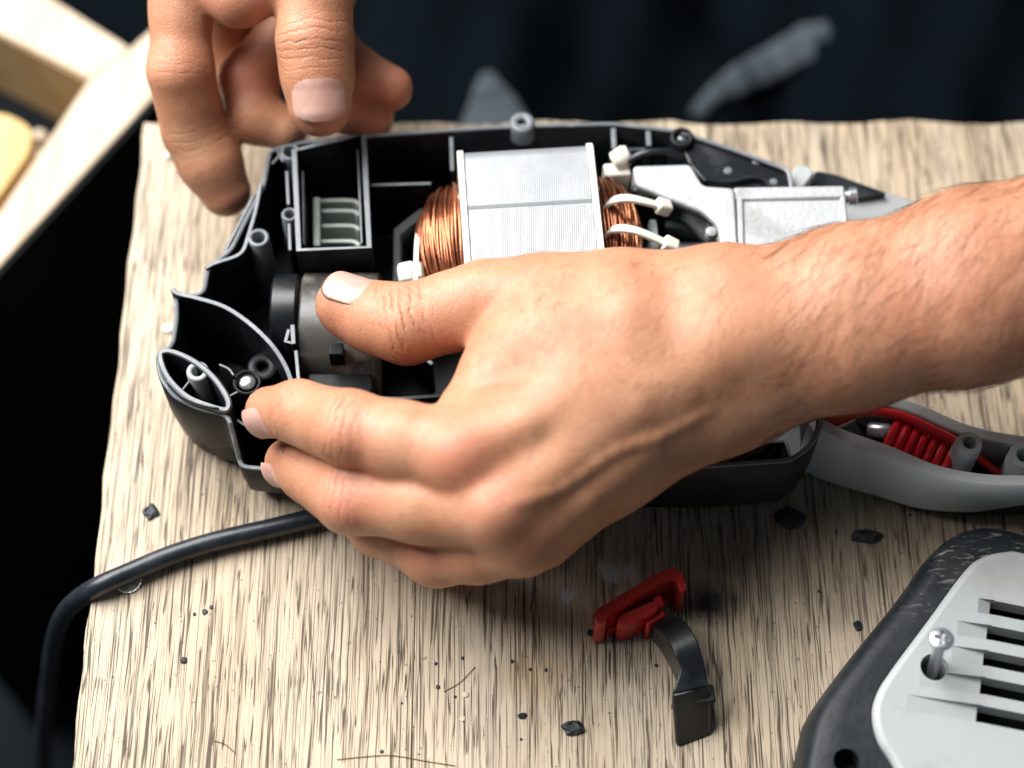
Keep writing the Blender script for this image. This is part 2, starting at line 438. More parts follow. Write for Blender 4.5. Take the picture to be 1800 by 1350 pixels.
def boss(c2, ro, ri, z0, z1, seg=28, hole=None):
    """hollow round post standing at plan point c2"""
    hole = (z0 + 3) if hole is None else hole
    return lathe((c2[0], c2[1], 0), (0, 0, 1), [(ro * 1.08, z0), (ro, z1 - .5), (ro - .35, z1), (ri + .35, z1), (ri, z1 - .5), (ri * .95, hole)], seg)

def box(c, sx, sy, sz, rz=0.0):
    c = np.asarray(c, float); cr, sr = math.cos(rz), math.sin(rz)
    V = []
    for z in (0, sz):
        for x, y in ((-1, -1), (1, -1), (1, 1), (-1, 1)):
            x *= sx / 2; y *= sy / 2
            V.append((c[0] + x * cr - y * sr, c[1] + x * sr + y * cr, c[2] + z))
    return V, [[3, 2, 1, 0], [4, 5, 6, 7], [0, 1, 5, 4], [1, 2, 6, 5], [2, 3, 7, 6], [3, 0, 4, 7]]

def boolean(o, cutters):
    """cut solids out of o, then drop the cutters"""
    for c in cutters:
        m = o.modifiers.new('cut', 'BOOLEAN'); m.operation = 'DIFFERENCE'; m.solver = 'EXACT'; m.object = c
    bpy.context.view_layer.update()
    dg = bpy.context.evaluated_depsgraph_get()
    me = bpy.data.meshes.new_from_object(o.evaluated_get(dg))
    o.modifiers.clear(); old = o.data; o.data = me; me.name = o.name
    me.shade_smooth(); me.set_sharp_from_angle(angle=math.radians(30))
    for c in cutters:
        bpy.data.objects.remove(c, do_unlink=True)
    return o

# ================================================================== SETTING
fl = obj('floor', [(-2500, -2500, -420), (2500, -2500, -420), (2500, 2500, -420), (-2500, 2500, -420)], [[0, 1, 2, 3]], 'floor')
fl['kind'] = 'structure'

# bench board, worn uneven edges
xl0, xl1 = W(255, 215, 0), W(125, 1350, 0)
yb = xl0[1]
def left_x(y): return xl1[0] + (xl0[0] - xl1[0]) * (y - xl1[1]) / (yb - xl1[1])
edge = []
ys = np.linspace(-330, yb, 70)
for i, y in enumerate(ys):
    edge.append((left_x(y) + 0.35 * math.sin(y * .21) + 0.3 * math.sin(y * .083 + 1) + rng.normal(0, .07), y))
xs = np.linspace(edge[-1][0] + 2, 420, 90)
back = [(x, yb + 0.7 * math.sin(x * .13) + 0.6 * math.sin(x * .05) + rng.normal(0, .35)) for x in xs]
poly = np.array(edge + back + [(420, -330)])
bench = thing('workbench', 'worn pale wooden workbench board with dark open grain under the tool', 'workbench', (0, -60, -420))
def clip(P, x, keep):                                    # part of polygon P on one side of the line at x
    out = []
    for p, q in zip(P, np.roll(P, -1, 0)):
        ip, iq = (p[0] - x) * keep >= 0, (q[0] - x) * keep >= 0
        if ip: out.append(p)
        if ip != iq: out.append(p + (q - p) * (x - p[0]) / (q[0] - p[0]))
    return np.array(out)
seams = [-400, W(728, 1150, 0)[0], W(1598, 950, 0)[0], 500]
for x0, x1 in zip(seams[:-1], seams[1:]):
    V, F = prism(clip(clip(poly, x0 + .12, 1), x1 - .12, -1), -22, 0)
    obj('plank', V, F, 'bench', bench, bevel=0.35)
for lx, ly in ((-110, 60), (-110, -270), (360, 60), (360, -270)):
    V, F = box((lx, ly, -420), 45, 45, 397.5); obj('leg', V, F, 'timber_in', bench, bevel=2)

# timber crate on the left
crate = thing('timber_crate', 'open pale timber crate with its shaded outside coloured black, blurred beyond the bench corner', 'crate', W(40, 200, -420))
ZC = -60
def quad(pp, z0, z1): return prism(px2(pp, z1), z0, z1)
V, F = quad([(-330, -230), (95, 0), (228, 84), (158, 137), (0, 58), (-370, -130)], -150, ZC); obj('rail', V, F, 'timber', crate, bevel=.8)
V, F = quad([(158.6, 138), (228.6, 85), (300, 22), (340, 95), (258, 182), (0, 466), (-300, 795), (-370, 730), (0, 372)], -150, ZC); obj('rail', V, F, 'timber', crate, bevel=.8)
# outside boarding coloured black for its shade, and brown boarding inside
V, F = wall_mesh(px2([(348, 88), (262, 187), (2, 472), (-300, 802)], ZC - 1.5), ZC - 1.5, -420, 3); obj('outer_panel', V, F, 'shade_black', crate)
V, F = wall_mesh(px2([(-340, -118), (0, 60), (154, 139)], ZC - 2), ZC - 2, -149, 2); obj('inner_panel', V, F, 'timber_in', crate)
V, F = quad([(-340, -120), (0, 60), (157, 138), (0, 372), (-370, 730)], -120, -112); obj('bottom', V, F, 'shade_black', crate)
V, F = prism(fillet(px2([(-60, 190), (20, 203), (57, 226), (50, 268), (0, 342), (-70, 400)], -60), 5), -112, -60)
tag(obj('wood_block', V, F, 'block', bevel=1.5), 'yellow wooden block lying inside the pale crate', 'wood block')
for k, (a, b) in enumerate([(66, 240), (60, 272), (48, 292)]):
    p = W(a, b, -70)
    V, F = lathe(p - [0, 0, 3], (0.3, .2, 1), [(1, 0), (4 - k * .6, 1.5), (3.2, 4), (.8, 5.5)], 7)
    tag(obj('wood_chip', V, F, 'chip', smooth=False), ['largest pale wood chip beside the yellow block in the crate', 'middle pale wood chip beside the yellow block in the crate', 'lowest pale wood chip by the crate rail'][k], 'wood chip', 'chips in the crate')

# ================================================================== POWER TOOL, OPENED
ZR = 45.0
tool = thing('power_tool_housing', 'black plastic half shell of an opened power tool under the hands', 'tool housing', W(850, 560, 0))

outline = [(470, 262), (459, 325), (428, 385), (402, 438), (361, 468), (354, 512), (330, 516), (305, 508), (306, 560), (299, 606), (272, 622),
           (277, 664), (304, 700), (350, 722), (397, 731), (409, 789), (480, 796), (700, 812), (1245, 822), (1392, 812), (1428, 786), (1447, 752),
           (1452, 700), (1440, 500), (1398, 345), (1391, 296), (1300, 262), (1192, 226), (1080, 213), (915, 217), (800, 224), (640, 235), (600, 240), (520, 247)]
OUT = ccw(fillet(px2(outline, ZR), 3.0, 4))
nO = -normals2(OUT, True)           # outward for ccw
def off(d): return OUT + nO * d
def lvl(P, z): return np.c_[P, np.full(len(P), float(z))]
# front-left opening: rim is lower between the pod and the index finger
def rimz(P):
    a = W(400, 800, 30)[0]; b = W(505, 800, 30)[0]
    yy = W(450, 745, ZR)[1]
    z = np.full(len(P), ZR)
    m = (P[:, 0] > a) & (P[:, 0] < b) & (P[:, 1] < yy)
    z[m] = 30.0
    return z
zr = rimz(OUT)
R = [np.c_[off(-9), np.full(len(OUT), 1.0)], np.c_[off(-4.5), np.full(len(OUT), 2.5)], np.c_[off(-1.4), np.full(len(OUT), 9.0)], np.c_[off(-.3), np.full(len(OUT), 20.0)],
     np.c_[off(0), zr - .5], np.c_[off(-.4), zr], np.c_[off(-1.3), zr], np.c_[off(-1.7), zr - .4],
     np.c_[off(-2.8), np.full(len(OUT), 20.0)], np.c_[off(-3.2), np.full(len(OUT), 6.5)], np.c_[off(-4.0), np.full(len(OUT), 6.0)]]
V, F = rings(R)
N = len(OUT); fm = np.zeros(len(F), int)
fm[4 * N:7 * N] = 1; fm[7 * N:] = 2; fm[-2:] = 2
obj('shell', V, F, None, tool, mats=['black_side', 'rim', 'black'], fmat=fm, sharp=50)

def rib(pts, zt, zb=6.0, th=2.0, closed=False, smoothn=0, name='rib', mat='black', bevel=.35):
    P = px2(pts, zt if np.isscalar(zt) else float(np.mean(zt)))
    if smoothn: P = catmull(P, smoothn, closed)
    if not np.isscalar(zt): zt = np.interp(np.linspace(0, 1, len(P)), np.linspace(0, 1, len(zt)), zt)
    V, F = wall_mesh(P, zt, zb, th * .8, closed)
    # light top edge: glare from above put into the colour
    nq = (len(F) if closed else len(F) - 2) // 4
    fm = np.zeros(len(F), int); fm[0:4 * nq:4] = 1
    return obj(name, V, F, None, tool, mats=[mat, 'rim'], fmat=fm, bevel=bevel, sharp=35)

# pod at the front left corner: lens-shaped closed wall with a screw post
pod = [(276, 620), (292, 611), (318, 617), (350, 634), (380, 660), (402, 692), (407, 712), (396, 724), (362, 716), (325, 700), (295, 672), (280, 645)]
P = catmull(px2(pod, 47), 5, True); P = ccw(P); n = -normals2(P, True)
V, F = rings([np.c_[P, np.full(len(P), 7.)], np.c_[P + n * .1, np.full(len(P), 46.2)], np.c_[P - n * .5, np.full(len(P), 47.)], np.c_[P - n * 1.7, np.full(len(P), 47.)],
              np.c_[P - n * 2.1, np.full(len(P), 46.4)], np.c_[P - n * 2.4, np.full(len(P), 8.)]])
fm = np.zeros(len(F), int); fm[len(P):4 * len(P)] = 1
obj('pod_wall', V, F, None, tool, mats=['black_side', 'rim'], fmat=fm, sharp=50)
rib([(292, 668), (322, 697), (360, 712), (384, 716)], 48.2, 40, .8, smoothn=6, name='lip')
V, F = boss(W(347, 652, 46)[:2], 3.9, 1.9, 10, 46); obj('screw_post', V, F, 'grey_dark', tool, sharp=60)
rib([(318, 688), (334, 668)], 43, 10, 1.1)
rib([(396, 700), (418, 688)], 40, 10, 1.2)
# curved deflector wall and well
rib([(303, 508), (312, 516), (345, 524), (395, 540), (440, 570), (478, 607), (503, 645), (518, 690)], [48, 48, 48, 48, 48, 48, 47, 46], 6, 2.2, smoothn=6, name='deflector')
V, F = boss(W(434, 671, 36)[:2], 5.0, 3.9, 8, 36, hole=31); obj('screw_post', V, F, 'black', tool, sharp=60)
V, F = boss(W(462, 643, 34)[:2], 5.4, 2.0, 8, 34, hole=30); obj('screw_post', V, F, 'black', tool, sharp=60)
rib([(411, 660), (402, 648), (385, 640)], 38, 8, 1.2, smoothn=4)
rib([(440, 693), (452, 705), (470, 712)], 36, 8, 1.2, smoothn=4)
rib([(412, 735), (440, 752), (480, 760)], 32, 8, 1.5, smoothn=4)
# left upper part: rim run, posts, ribs
rib([(361, 471), (378, 462), (414, 450), (428, 438), (436, 415), (449, 370), (458, 322)], 46, 6, 1.9, smoothn=5)
rib([(394, 447), (402, 428), (425, 384), (447, 340)], 40, 6, 1.6, smoothn=4)
V, F = boss(W(454, 417, 46)[:2], 3.9, 2.3, 8, 46); obj('screw_post', V, F, 'rim', tool, sharp=60)
V, F = boss(W(509, 376, 45)[:2], 3.0, 1.7, 8, 45); obj('screw_post', V, F, 'rim', tool, sharp=60)
rib([(504, 300), (507, 360)], 46, 8, 1.6); rib([(508, 392), (510, 440)], 46, 8, 1.6)
V, F = boss(W(510, 266, 46)[:2], 3.7, 2.3, 8, 46); obj('screw_post', V, F, 'rim', tool, sharp=60)
rib([(478, 288), (490, 272), (484, 258)], 45, 8, 1.2, smoothn=4); rib([(490, 272), (498, 284)], 45, 8, 1.2)
# vent box
vb = [(517, 264), (602, 243), (639, 237), (649, 434), (525, 439)]
rib(vb, 52, 8, 2.6, closed=True, name='vent_box', bevel=.25)
rib([(532, 300), (534, 430)], 47, 20, 1.2); rib([(629, 262), (636, 428)], 48.5, 20, 1.2)
# green-white fan seen in the vent box
fan = thing('fan', 'pale green fan blades showing in the vent box', 'fan', W(590, 400, 6))
V, F = wall_mesh(px2([(556, 346), (557, 432)], 36), 36, 8, 2.6); obj('hub_plate', V, F, 'fan', fan, bevel=.4)
for k, yy in enumerate((350, 369, 396, 424)):
    P = px2([(560, yy), (595, yy - 1), (622, yy), (632, yy + 7)], 34)
    V, F = wall_mesh(catmull(P, 4), 34 - (3 - k) * .3, 10, 1.4); obj('blade', V, F, 'fan', fan, bevel=.3)
V, F = prism(px2([(562, 352), (634, 352), (636, 428), (562, 428)], 22), 9, 12); obj('back_plate', V, F, 'fan', fan)

# fan shroud: arched sheet below the vent box
def arch(x0, x1, ypx0, ypx1, zt, zb, name, mat, bulge=1.0, nb=22, parent=tool):
    ya, yb_ = W(600, ypx0, zt)[1], W(600, ypx1, zt)[1]
    a = W(x0, (ypx0 + ypx1) / 2, zt)[0]; b = W(x1, (ypx0 + ypx1) / 2, zt)[0]
    ym, hy = (ya + yb_) / 2, (ya - yb_) / 2
    prof = [(ym + hy * math.cos(t), zb + (zt - zb) * math.sin(t) ** (0.55 / bulge)) for t in np.linspace(0, math.pi, nb)]
    R = []
    for x, s in ((a, 0.965), (a + .8, 1.0), (b - .8, 1.0), (b, 0.965)):
        R.append([(x, ym + (y - ym) * s, zb + (z - zb) * s) for y, z in prof])
    V, F = rings(R, closed=True); return obj(name, V, F, mat, parent, sharp=50)
arch(524, 664, 444, 640, 47, 8, 'fan_shroud', 'shroud', 1.5)
arch(474, 521, 446, 596, 45, 8, 'bearing_arch', 'gloss', 1.2)
V, F = prism(fillet(px2([(540, 622), (575, 612), (610, 612), (650, 622), (655, 690), (541, 692)], 36), 2), 6, 36); obj('block', V, F, 'black', tool, bevel=.6)
V, F = prism(px2([(578, 606), (604, 606), (604, 626), (578, 626)], 46), 30, 47.3); obj('key', V, F, 'black', tool, bevel=.4)
rib([(514, 570), (516, 605)], 48, 8, 2.2); rib([(520, 615), (527, 690)], 46, 8, 1.8)
rib([(508, 578), (502, 600), (517, 603)], 46, 20, 2.0)
# ribs along the back wall and beside the motor
rib([(649, 325), (758, 322)], 42, 8, 1.6)
rib([(793, 240), (795, 300)], 43, 8, 2.0)
rib([(1078, 224), (1080, 262)], 44, 8, 2.4); rib([(1139, 222), (1141, 256)], 44, 8, 2.4); rib([(1080, 262), (1175, 262)], 36, 8, 1.6)
V, F = boss(W(918, 214, 46)[:2], 4.6, 1.6, 38, 46); obj('screw_post', V, F, 'rim', tool, sharp=60)
V, F = boss(W(1199, 240, 46)[:2], 4.4, 2.6, 8, 46); obj('screw_post', V, F, 'black', tool, sharp=60)
# bearing bracket left of the motor
br = [(690, 402), (736, 366), (770, 362), (770, 380), (742, 384), (706, 414), (705, 505), (690, 505)]
V, F = prism(px2(br, 40), 8, 40); obj('bearing_bracket', V, F, 'black', tool, bevel=.6)
rib([(652, 560), (700, 590), (760, 640)], 30, 8, 2, smoothn=4)
rib([(540, 697), (700, 700), (790, 694), (860, 690)], 40, 6, 1.8)
# front right bay floor details
for a, b in ((1285, 806), (1350, 801)):
    V, F = boss(W(a, b, 16)[:2], 4.6, 3.2, 6, 16); obj('screw_post', V, F, 'black', tool, sharp=60)
rib([(1380, 770), (1390, 806)], 24, 6, 1.4); rib([(1245, 780), (1380, 776)], 30, 6, 1.6)
rib([(1248, 845), (1395, 838)], 18, 3, 1.2)
# black wedge arm at the back right
V, F = prism(fillet(px2([(1188, 236), (1225, 236), (1300, 268), (1388, 298), (1384, 332), (1300, 330), (1240, 322), (1212, 290)], 43), 2), 8, [43] * 48)
obj('arm_cover', V, F, 'gloss', tool, bevel=.8)
for a, b in ((1330, 283), (1360, 320), (1280, 300)):
    V, F = lathe((*W(a, b, 43.2)[:2], 42.6), (0, 0, 1), [(1.6, 0), (1.6, .6), (1.1, 1.0)], 14); obj('rivet', V, F, 'rim', tool)
V, F = tube(catmull([W(a, b, 44.6) for a, b in ((1240, 316), (1280, 320), (1320, 312), (1345, 318), (1352, 330))], 6), .9, 8); obj('lead_wire', V, F, 'black', tool)

# grey side handle with wires, front right
handle = thing('side_handle', 'grey plastic side handle shell holding red wires at the right', 'handle', W(1640, 800, 0))
top = catmull(px2([(1430, 757), (1445, 752), (1480, 768), (1560, 795), (1640, 827), (1720, 843), (1800, 846), (1900, 842)], 38), 6)
bot = np.array(top)
nn = normals2(top, False)
k = np.linspace(0, 1, len(top))
hz = np.interp(k, [0, .15, .5, 1], [38, 38, 37, 36]); bz = np.interp(k, [0, .4, .75, 1], [0, 2, 11, 22])
def ribbon(prof):
    """prof: list of (normal offset, z array)"""
    return rings([np.c_[top + nn * d, z] for d, z in prof], cap0=False, cap1=False, closed=False)
Rr = [np.c_[top + nn * d, z] for d, z in ((3.0, hz), (-.6, hz), (-1.3, hz - 1), (-1.6, hz * .6 + bz * .4), (-.4, bz + 2), (3.4, bz), (3.6, bz + 3), (3.2, hz - 1.))]
Rt = [np.array([r[i] for r in Rr]) for i in range(len(top))]
V, F = rings(Rt); obj('front_wall', V, F, 'grey', handle, sharp=40)
topb = catmull(px2([(1520, 690), (1556, 702), (1620, 722), (1700, 756), (1800, 776), (1900, 778)], 32), 6)
V, F = wall_mesh(topb, 32, 4, 5.0); obj('back_wall', V, F, 'grey_dark', handle, bevel=1)
inner = np.concatenate([px2([(1450, 775), (1560, 812), (1640, 838), (1720, 852), (1900, 850)], 30), px2([(1900, 790), (1800, 785), (1700, 762), (1600, 722), (1520, 700), (1450, 735)], 30)])
V, F = prism(inner, 4, 14); obj('tray', V, F, 'black', handle)
V, F = lathe(W(1708, 792, 42) - [2, -1, 34], (0.05, 0.06, 1), [(5.2, 0), (4.6, 32), (4.2, 34), (2.4, 34), (2.2, 26)], 28); obj('screw_post', V, F, 'pale_grey', handle, sharp=50)
V, F = boss(W(1800, 800, 34)[:2], 5, 2.3, 8, 34); obj('screw_post', V, F, 'pale_grey', handle, sharp=50)
V, F = lathe(W(1546, 757, 24), (.9, -.25, .35), [(2.4, -4), (2.8, -3.4), (2.8, 3), (2.2, 4)], 20); obj('ferrule', V, F, 'steel', handle)
for nm, pts, lab in (
    ('red_wire', [(1420, 762, 20), (1470, 742, 24), (1520, 724, 34), (1580, 730, 36), (1640, 756, 36), (1690, 782, 34), (1730, 812, 24), (1762, 832, 20), (1790, 815, 24), (1850, 790, 26)], 'long red wire running along the grey handle past the coil'),
    ('red_wire', [(1440, 735, 20), (1500, 722, 24), (1560, 718, 27), (1620, 730, 27), (1680, 760, 26), (1720, 800, 20)], 'dark red wire lying against the back wall of the handle')):
    V, F = tube(catmull([W(*q) for q in pts], 8), 1.6, 10); tag(obj(nm, V, F, 'red_wire'), lab, 'wire', 'red wires in the handle')
# coiled red wire
a, b = W(1562, 764, 30), W(1668, 808, 28); path = []
ax = (b - a); L = np.linalg.norm(ax); ax /= L; sd = np.cross(ax, [0, 0, 1]); sd /= np.linalg.norm(sd); upv = np.cross(sd, ax)
for t in np.linspace(0, 1, 190):
    ang = t * 6.4 * 2 * math.pi
    path.append(a + ax * L * t + sd * 6.8 * math.cos(ang) * (1 + .06 * math.sin(9 * t)) + upv * 4.6 * math.sin(ang))
V, F = tube(path, 1.6, 9); tag(obj('coiled_wire', V, F, 'red_wire'), 'tightly coiled red wire inside the grey handle', 'wire')

# ------------------------------------------------------------------ motor
mc = W(935, 395, 62)
motor = thing('motor', 'electric motor with silver laminated core and copper windings', 'motor', (mc[0], mc[1], 6))
RZ = math.radians(4.0); cR, sR = math.cos(RZ), math.sin(RZ)
ZM = 62.0
def ML(x, y, z):                                     # motor frame -> bench frame
    return (mc[0] + x * cR - y * sR, mc[1] + x * sR + y * cR, z)
def core_prof(r=0.0, half=33.0, zt=ZM, zb=8):
    pts = []
    y0, y1, R1 = -half, half + 1.5, 5.5
    for t in np.linspace(0, math.pi / 2, 7): pts.append((y1 - R1 + R1 * math.cos(t) , zt - R1 + R1 * math.sin(t)))
    for t in np.linspace(math.pi / 2, math.pi, 7): pts.append((y0 + R1 + R1 * math.cos(t), zt - R1 + R1 * math.sin(t)))
    pts += [(y0, zb), (y1, zb)]
    c = np.array([0, (zt + zb) / 2]); p = np.array(pts); d = p - c
    return c + d * (1 + r / 30.0)
def slab(x0, x1, r, name, mat, parent, bevel=.3):
    pr = core_prof(r); R = [[ML(x, y, z) for y, z in pr] for x in (x0, x1)]
    V, F = rings(R); return obj(name, V, F, mat, parent, bevel=bevel, sharp=30)
core = slab(-22.0, 22.0, 0, 'stator_core', 'lam', motor)
slab(-24.3, -22.02, .7, 'end_plate', 'nylon', motor); slab(22.02, 24.3, .7, 'end_plate', 'nylon', motor)
y_slot = (W(945, 359, ZM)[1] - mc[1])
V, F = [], []
P8 = []
for z in (ZM - .5, ZM + .12):
    for x, y in ((-21.7, y_slot - .75), (21.7, y_slot - .75), (21.7, y_slot + .75), (-21.7, y_slot + .75)): P8.append(ML(x, y, z))
obj('slot_strip', P8, [[3, 2, 1, 0], [4, 5, 6, 7], [0, 1, 5, 4], [1, 2, 6, 5], [2, 3, 7, 6], [3, 0, 4, 7]], 'slot', core)
for x in (-23.2, 23.2):
    for y in (20, -14):
        V, F = lathe(ML(x + (1.4 if x > 0 else -1.4), y, 50), (1, 0, 0), [(2.3, -1.3), (2.3, 1.2)], 14); obj('rivet', V, F, 'steel', motor)

def coil(side, w, ylo, yhi, zb, zt, name, n_str):
    """a dome of copper strands bulging out of the core end"""
    o = MB(); yc, hy = (ylo + yhi) / 2, (yhi - ylo) / 2
    xb = 24.4
    # solid dark body just below the strands
    R = []
    for s in np.linspace(0.02, .93, 9):
        ring = []
        for t in np.linspace(0, math.pi, 15):
            cy, sy = math.cos(t), math.sin(t)
            q = math.sqrt(max(0, 1 - s * s))
            ring.append(ML(side * (xb + (w - 1.3) * s * (.35 + .65 * sy)), yc + hy * .93 * cy * (.72 + .28 * q), zb + (zt - 1.6 - zb) * sy ** .6 * (.35 + .65 * q ** .7)))
        R.append(ring)
    V, F = rings(R, closed=False, cap0=True, cap1=True); body = obj('winding_body', V, F, 'copper_dark', motor)
    for k in range(n_str):
        s = (k + .5) / n_str; s = s ** .8
        lay = rng.uniform(-.5, .5); ph = rng.normal(0, .09); sl = rng.normal(0, .02); amp = rng.normal(0, .45)
        pts = []
        for t in np.linspace(.06, math.pi - .06, 17):
            cy, sy = math.cos(t + ph * math.sin(t)), math.sin(t)
            ss = min(1, max(0, s + sl * math.cos(t) + .02 * math.sin(t * 3 + k)))
            q = math.sqrt(max(0, 1 - ss * ss))
            pts.append(ML(side * (xb + w * ss * (.35 + .65 * sy) + amp * .35 * math.sin(2 * t)), yc + hy * cy * (.72 + .28 * q), zb + (zt - zb) * sy ** .6 * (.35 + .65 * q ** .7) + lay))
        V, F = tube(pts, rng.uniform(.52, .64), 6); o.add(V, F)
    w_ = o.build(name, 'copper', motor, sharp=80)
    return w_
y_a = W(780, 292, 48)[1] - mc[1]; y_b = W(780, 520, 48)[1] - mc[1]
coil(-1, 17.0, y_b, y_a, 22, 55, 'copper_winding', 20)
coil(1, 16.5, y_b, y_a + 1, 22, 53, 'copper_winding', 19)
# insulating paper rim beside the left coil
V, F = lathe(ML(-41, -2, 30), (1, 0, 0), [(17, -1), (19, -.8), (19, .8), (17, 1)], 30); obj('insulation_ring', V, F, 'nylon', motor)
# commutator side plate on the right
V, F = lathe(ML(43.5, -4, 30), (1, 0, 0), [(18.5, -1), (20, -.6), (20, 1.2), (6, 1.4), (6, 18), (4, 18.4)], 30); obj('commutator', V, F, 'slot', motor)
# white plastic plugs
V, F = lathe(W(724, 482, 44) - [0, 0, 0], (1, 0.1, .2), [(3.6, -4.5), (4.9, -3.8), (4.9, 0.5), (4.1, 1.1), (4.1, 4), (3, 4.5)], 9); obj('terminal_plug', V, F, 'nylon', motor, bevel=.3)

def cable_tie(label, pts, hx):
    t = thing('cable_tie', label, 'cable tie', W(*pts[0]), 'cable ties on the motor winding')
    P = catmull([W(*p) for p in pts], 8)
    # flat strap: wide across the strand direction, thin outwards
    PP, T, fr = frame_for(P); R = []
    for p, tt in zip(PP, T):
        up = np.array([0, .25, 1.]); up -= tt * np.dot(up, tt); up /= np.linalg.norm(up); sd = np.cross(tt, up)
        R.append([p + sd * 1.7 + up * .7, p - sd * 1.7 + up * .7, p - sd * 1.7 - up * .7, p + sd * 1.7 - up * .7])
    V, F = rings(R); obj('strap', V, F, 'nylon', t, bevel=.35)
    e = PP[-1]; tt = T[-1]
    up = np.array([0, .2, 1.]); up -= tt * np.dot(up, tt); up /= np.linalg.norm(up); sd = np.cross(tt, up)
    V = [e + tt * a + sd * b + up * c for c in (-2.4, 2.4) for a, b in ((-1.5, -2.6), (4.2, -2.6), (4.2, 2.6), (-1.5, 2.6))]
    obj('head', V, [[3, 2, 1, 0], [4, 5, 6, 7], [0, 1, 5, 4], [1, 2, 6, 5], [2, 3, 7, 6], [3, 0, 4, 7]], 'nylon', t, bevel=.9, seg=3)
cable_tie('upper white cable tie round the right copper winding', [(1062, 392, 44), (1064, 366, 51), (1080, 352, 56), (1105, 349, 57), (1135, 355, 55), (1160, 362, 52)], 0)
cable_tie('lower white cable tie round the right copper winding', [(1066, 440, 44), (1066, 416, 51), (1080, 403, 56), (1110, 404, 57), (1142, 415, 55), (1172, 429, 52)], 0)

# ------------------------------------------------------------------ gear housing
gear = thing('gear_housing', 'cast aluminium gear housing right of the motor, behind the forearm', 'gear housing', W(1350, 400, 6))
V, F = prism(fillet(px2([(1112, 291), (1214, 288), (1236, 326), (1292, 330), (1300, 470), (1272, 470), (1262, 395), (1236, 372), (1118, 325)], 50), 2.0), 10, 50); obj('bracket', V, F, 'cast', gear, bevel=.9)
V, F = prism(fillet(px2([(1294, 331), (1482, 328), (1492, 420), (1480, 520), (1305, 520)], 50), 1.5), 8, 48); obj('gear_case', V, F, 'cast', gear, bevel=1.2)
ya = W(1390, 352, 50)
V, F = box((ya[0], ya[1] + 4, 47.2), 40, 5.5, 1.9, 0.02); obj('case_rib', V, F, 'cast', gear, bevel=.8)
V, F = wall_mesh(px2([(1300, 332), (1303, 440), (1308, 520)], 49), 49, 20, 2.4); obj('case_flange', V, F, 'cast', gear, bevel=.6)
V, F = wall_mesh(px2([(1480, 330), (1489, 420)], 49), 49, 20, 2.0); obj('case_flange', V, F, 'cast', gear, bevel=.6)
V, F = lathe(W(1492, 345, 46), (1, 0, .1), [(2.2, -3), (2.4, 0), (3.2, .1), (3.2, 2.6), (2.4, 3)], 16); obj('bolt', V, F, 'steel', gear)
V, F = boss(W(1284, 430, 46)[:2], 4.4, 2.4, 10, 46); obj('screw_post', V, F, 'cast', gear, sharp=50)
V, F = prism(fillet(px2([(1060, 288), (1104, 284), (1110, 306), (1066, 310)], 44), 1.0), 30, 44); obj('lug', V, F, 'nylon', gear, bevel=.6)
V, F = lathe(W(1094, 276, 46), (.8, .3, .4), [(2.2, -4), (3.6, -3.4), (4.0, 1), (3.0, 3)], 12); obj('terminal', V, F, 'nylon', gear)
V, F = tube(catmull([W(a, b, z) for a, b, z in ((1100, 286, 46), (1128, 270, 50), (1165, 266, 50), (1200, 276, 46))], 8), 1.2, 8); obj('lead_wire', V, F, 'cord', gear)
# black brush carrier between winding and gear housing
brush = thing('brush_carrier', 'curved black brush carrier between the right winding and the gear housing', 'brush carrier', W(1200, 400, 6))
V, F = wall_mesh(catmull(px2([(1112, 328), (1165, 343), (1225, 368), (1256, 386), (1266, 410), (1270, 455)], 48), 6), 48, 10, 4.2); obj('curved_wall', V, F, 'gloss', brush, bevel=1.2)
V, F = prism(px2([(1165, 380), (1250, 405), (1258, 450), (1240, 480), (1160, 480)], 24), 8, 24); obj('plate', V, F, 'black', brush, bevel=.5)
V, F = box(W(1205, 418, 30), 16, 3, 8, -.15); obj('brush_holder', V, F, 'black', brush, bevel=.6)
V, F = lathe(W(1215, 444, 30), (1, 0, 0), [(3.6, -9), (3.6, 4), (4.0, 4.1), (4.0, 8)], 20); obj('shaft', V, F, 'steel', brush)
V, F = lathe((*W(1250, 408, 48)[:2], 46), (0, 0, 1), [(2, 0), (2, 2.6), (1.4, 3)], 14); obj('rivet', V, F, 'grey_dark', brush)
# long dark arm leaving to the right behind the forearm
bar = thing('guide_bar', 'dark tapering guide bar with pale edge leaving to the right behind forearm', 'guide bar', W(1500, 350, 0))
V, F = prism(fillet(px2([(1428, 298), (1470, 306), (1604, 351), (1700, 385), (1700, 440), (1500, 400), (1420, 345)], 30), 2), 14, 30); obj('arm_body', V, F, 'grey_dark', bar, bevel=1.5)
V, F = prism(fillet(px2([(1432, 303), (1468, 309), (1560, 343), (1500, 352), (1420, 335)], 32), 1.5), 30.4, 33); obj('arm_inlay', V, F, 'black', bar, bevel=.8)
V, F = prism(fillet(px2([(1392, 300), (1402, 288), (1424, 292), (1432, 304), (1412, 330), (1388, 335)], 40), 2), 12, 40); obj('arm_lug', V, F, 'pale_grey', bar, bevel=1.2)
V, F = prism(fillet(px2([(1492, 392), (1520, 378), (1580, 375), (1640, 385), (1600, 430), (1500, 430)], 34), 5), 12, 34); obj('arm_boss', V, F, 'pale_grey', bar, bevel=2.5)

# screw heads
def screw_head(parent_thing, p, axis, r=3.0, name='screw', mat='steel'):
    V, F = lathe(p, axis, [(r * .55, -8), (r * .55, -.6), (r, -.5), (r, .5), (r * .75, 1.25), (r * .3, 1.5)], 20)
    return V, F
for (a, b, z, lab) in ((434, 672, 33.2, 'silver screw head sunk in the post beside the index finger'), (1199, 240, 42, 'bluish screw head in the back right post of the housing')):
    V, F = screw_head(None, W(a, b, z), (0, 0, 1), 3.1); tag(obj('screw', V, F, 'steel'), lab, 'screw', 'screws in the housing')
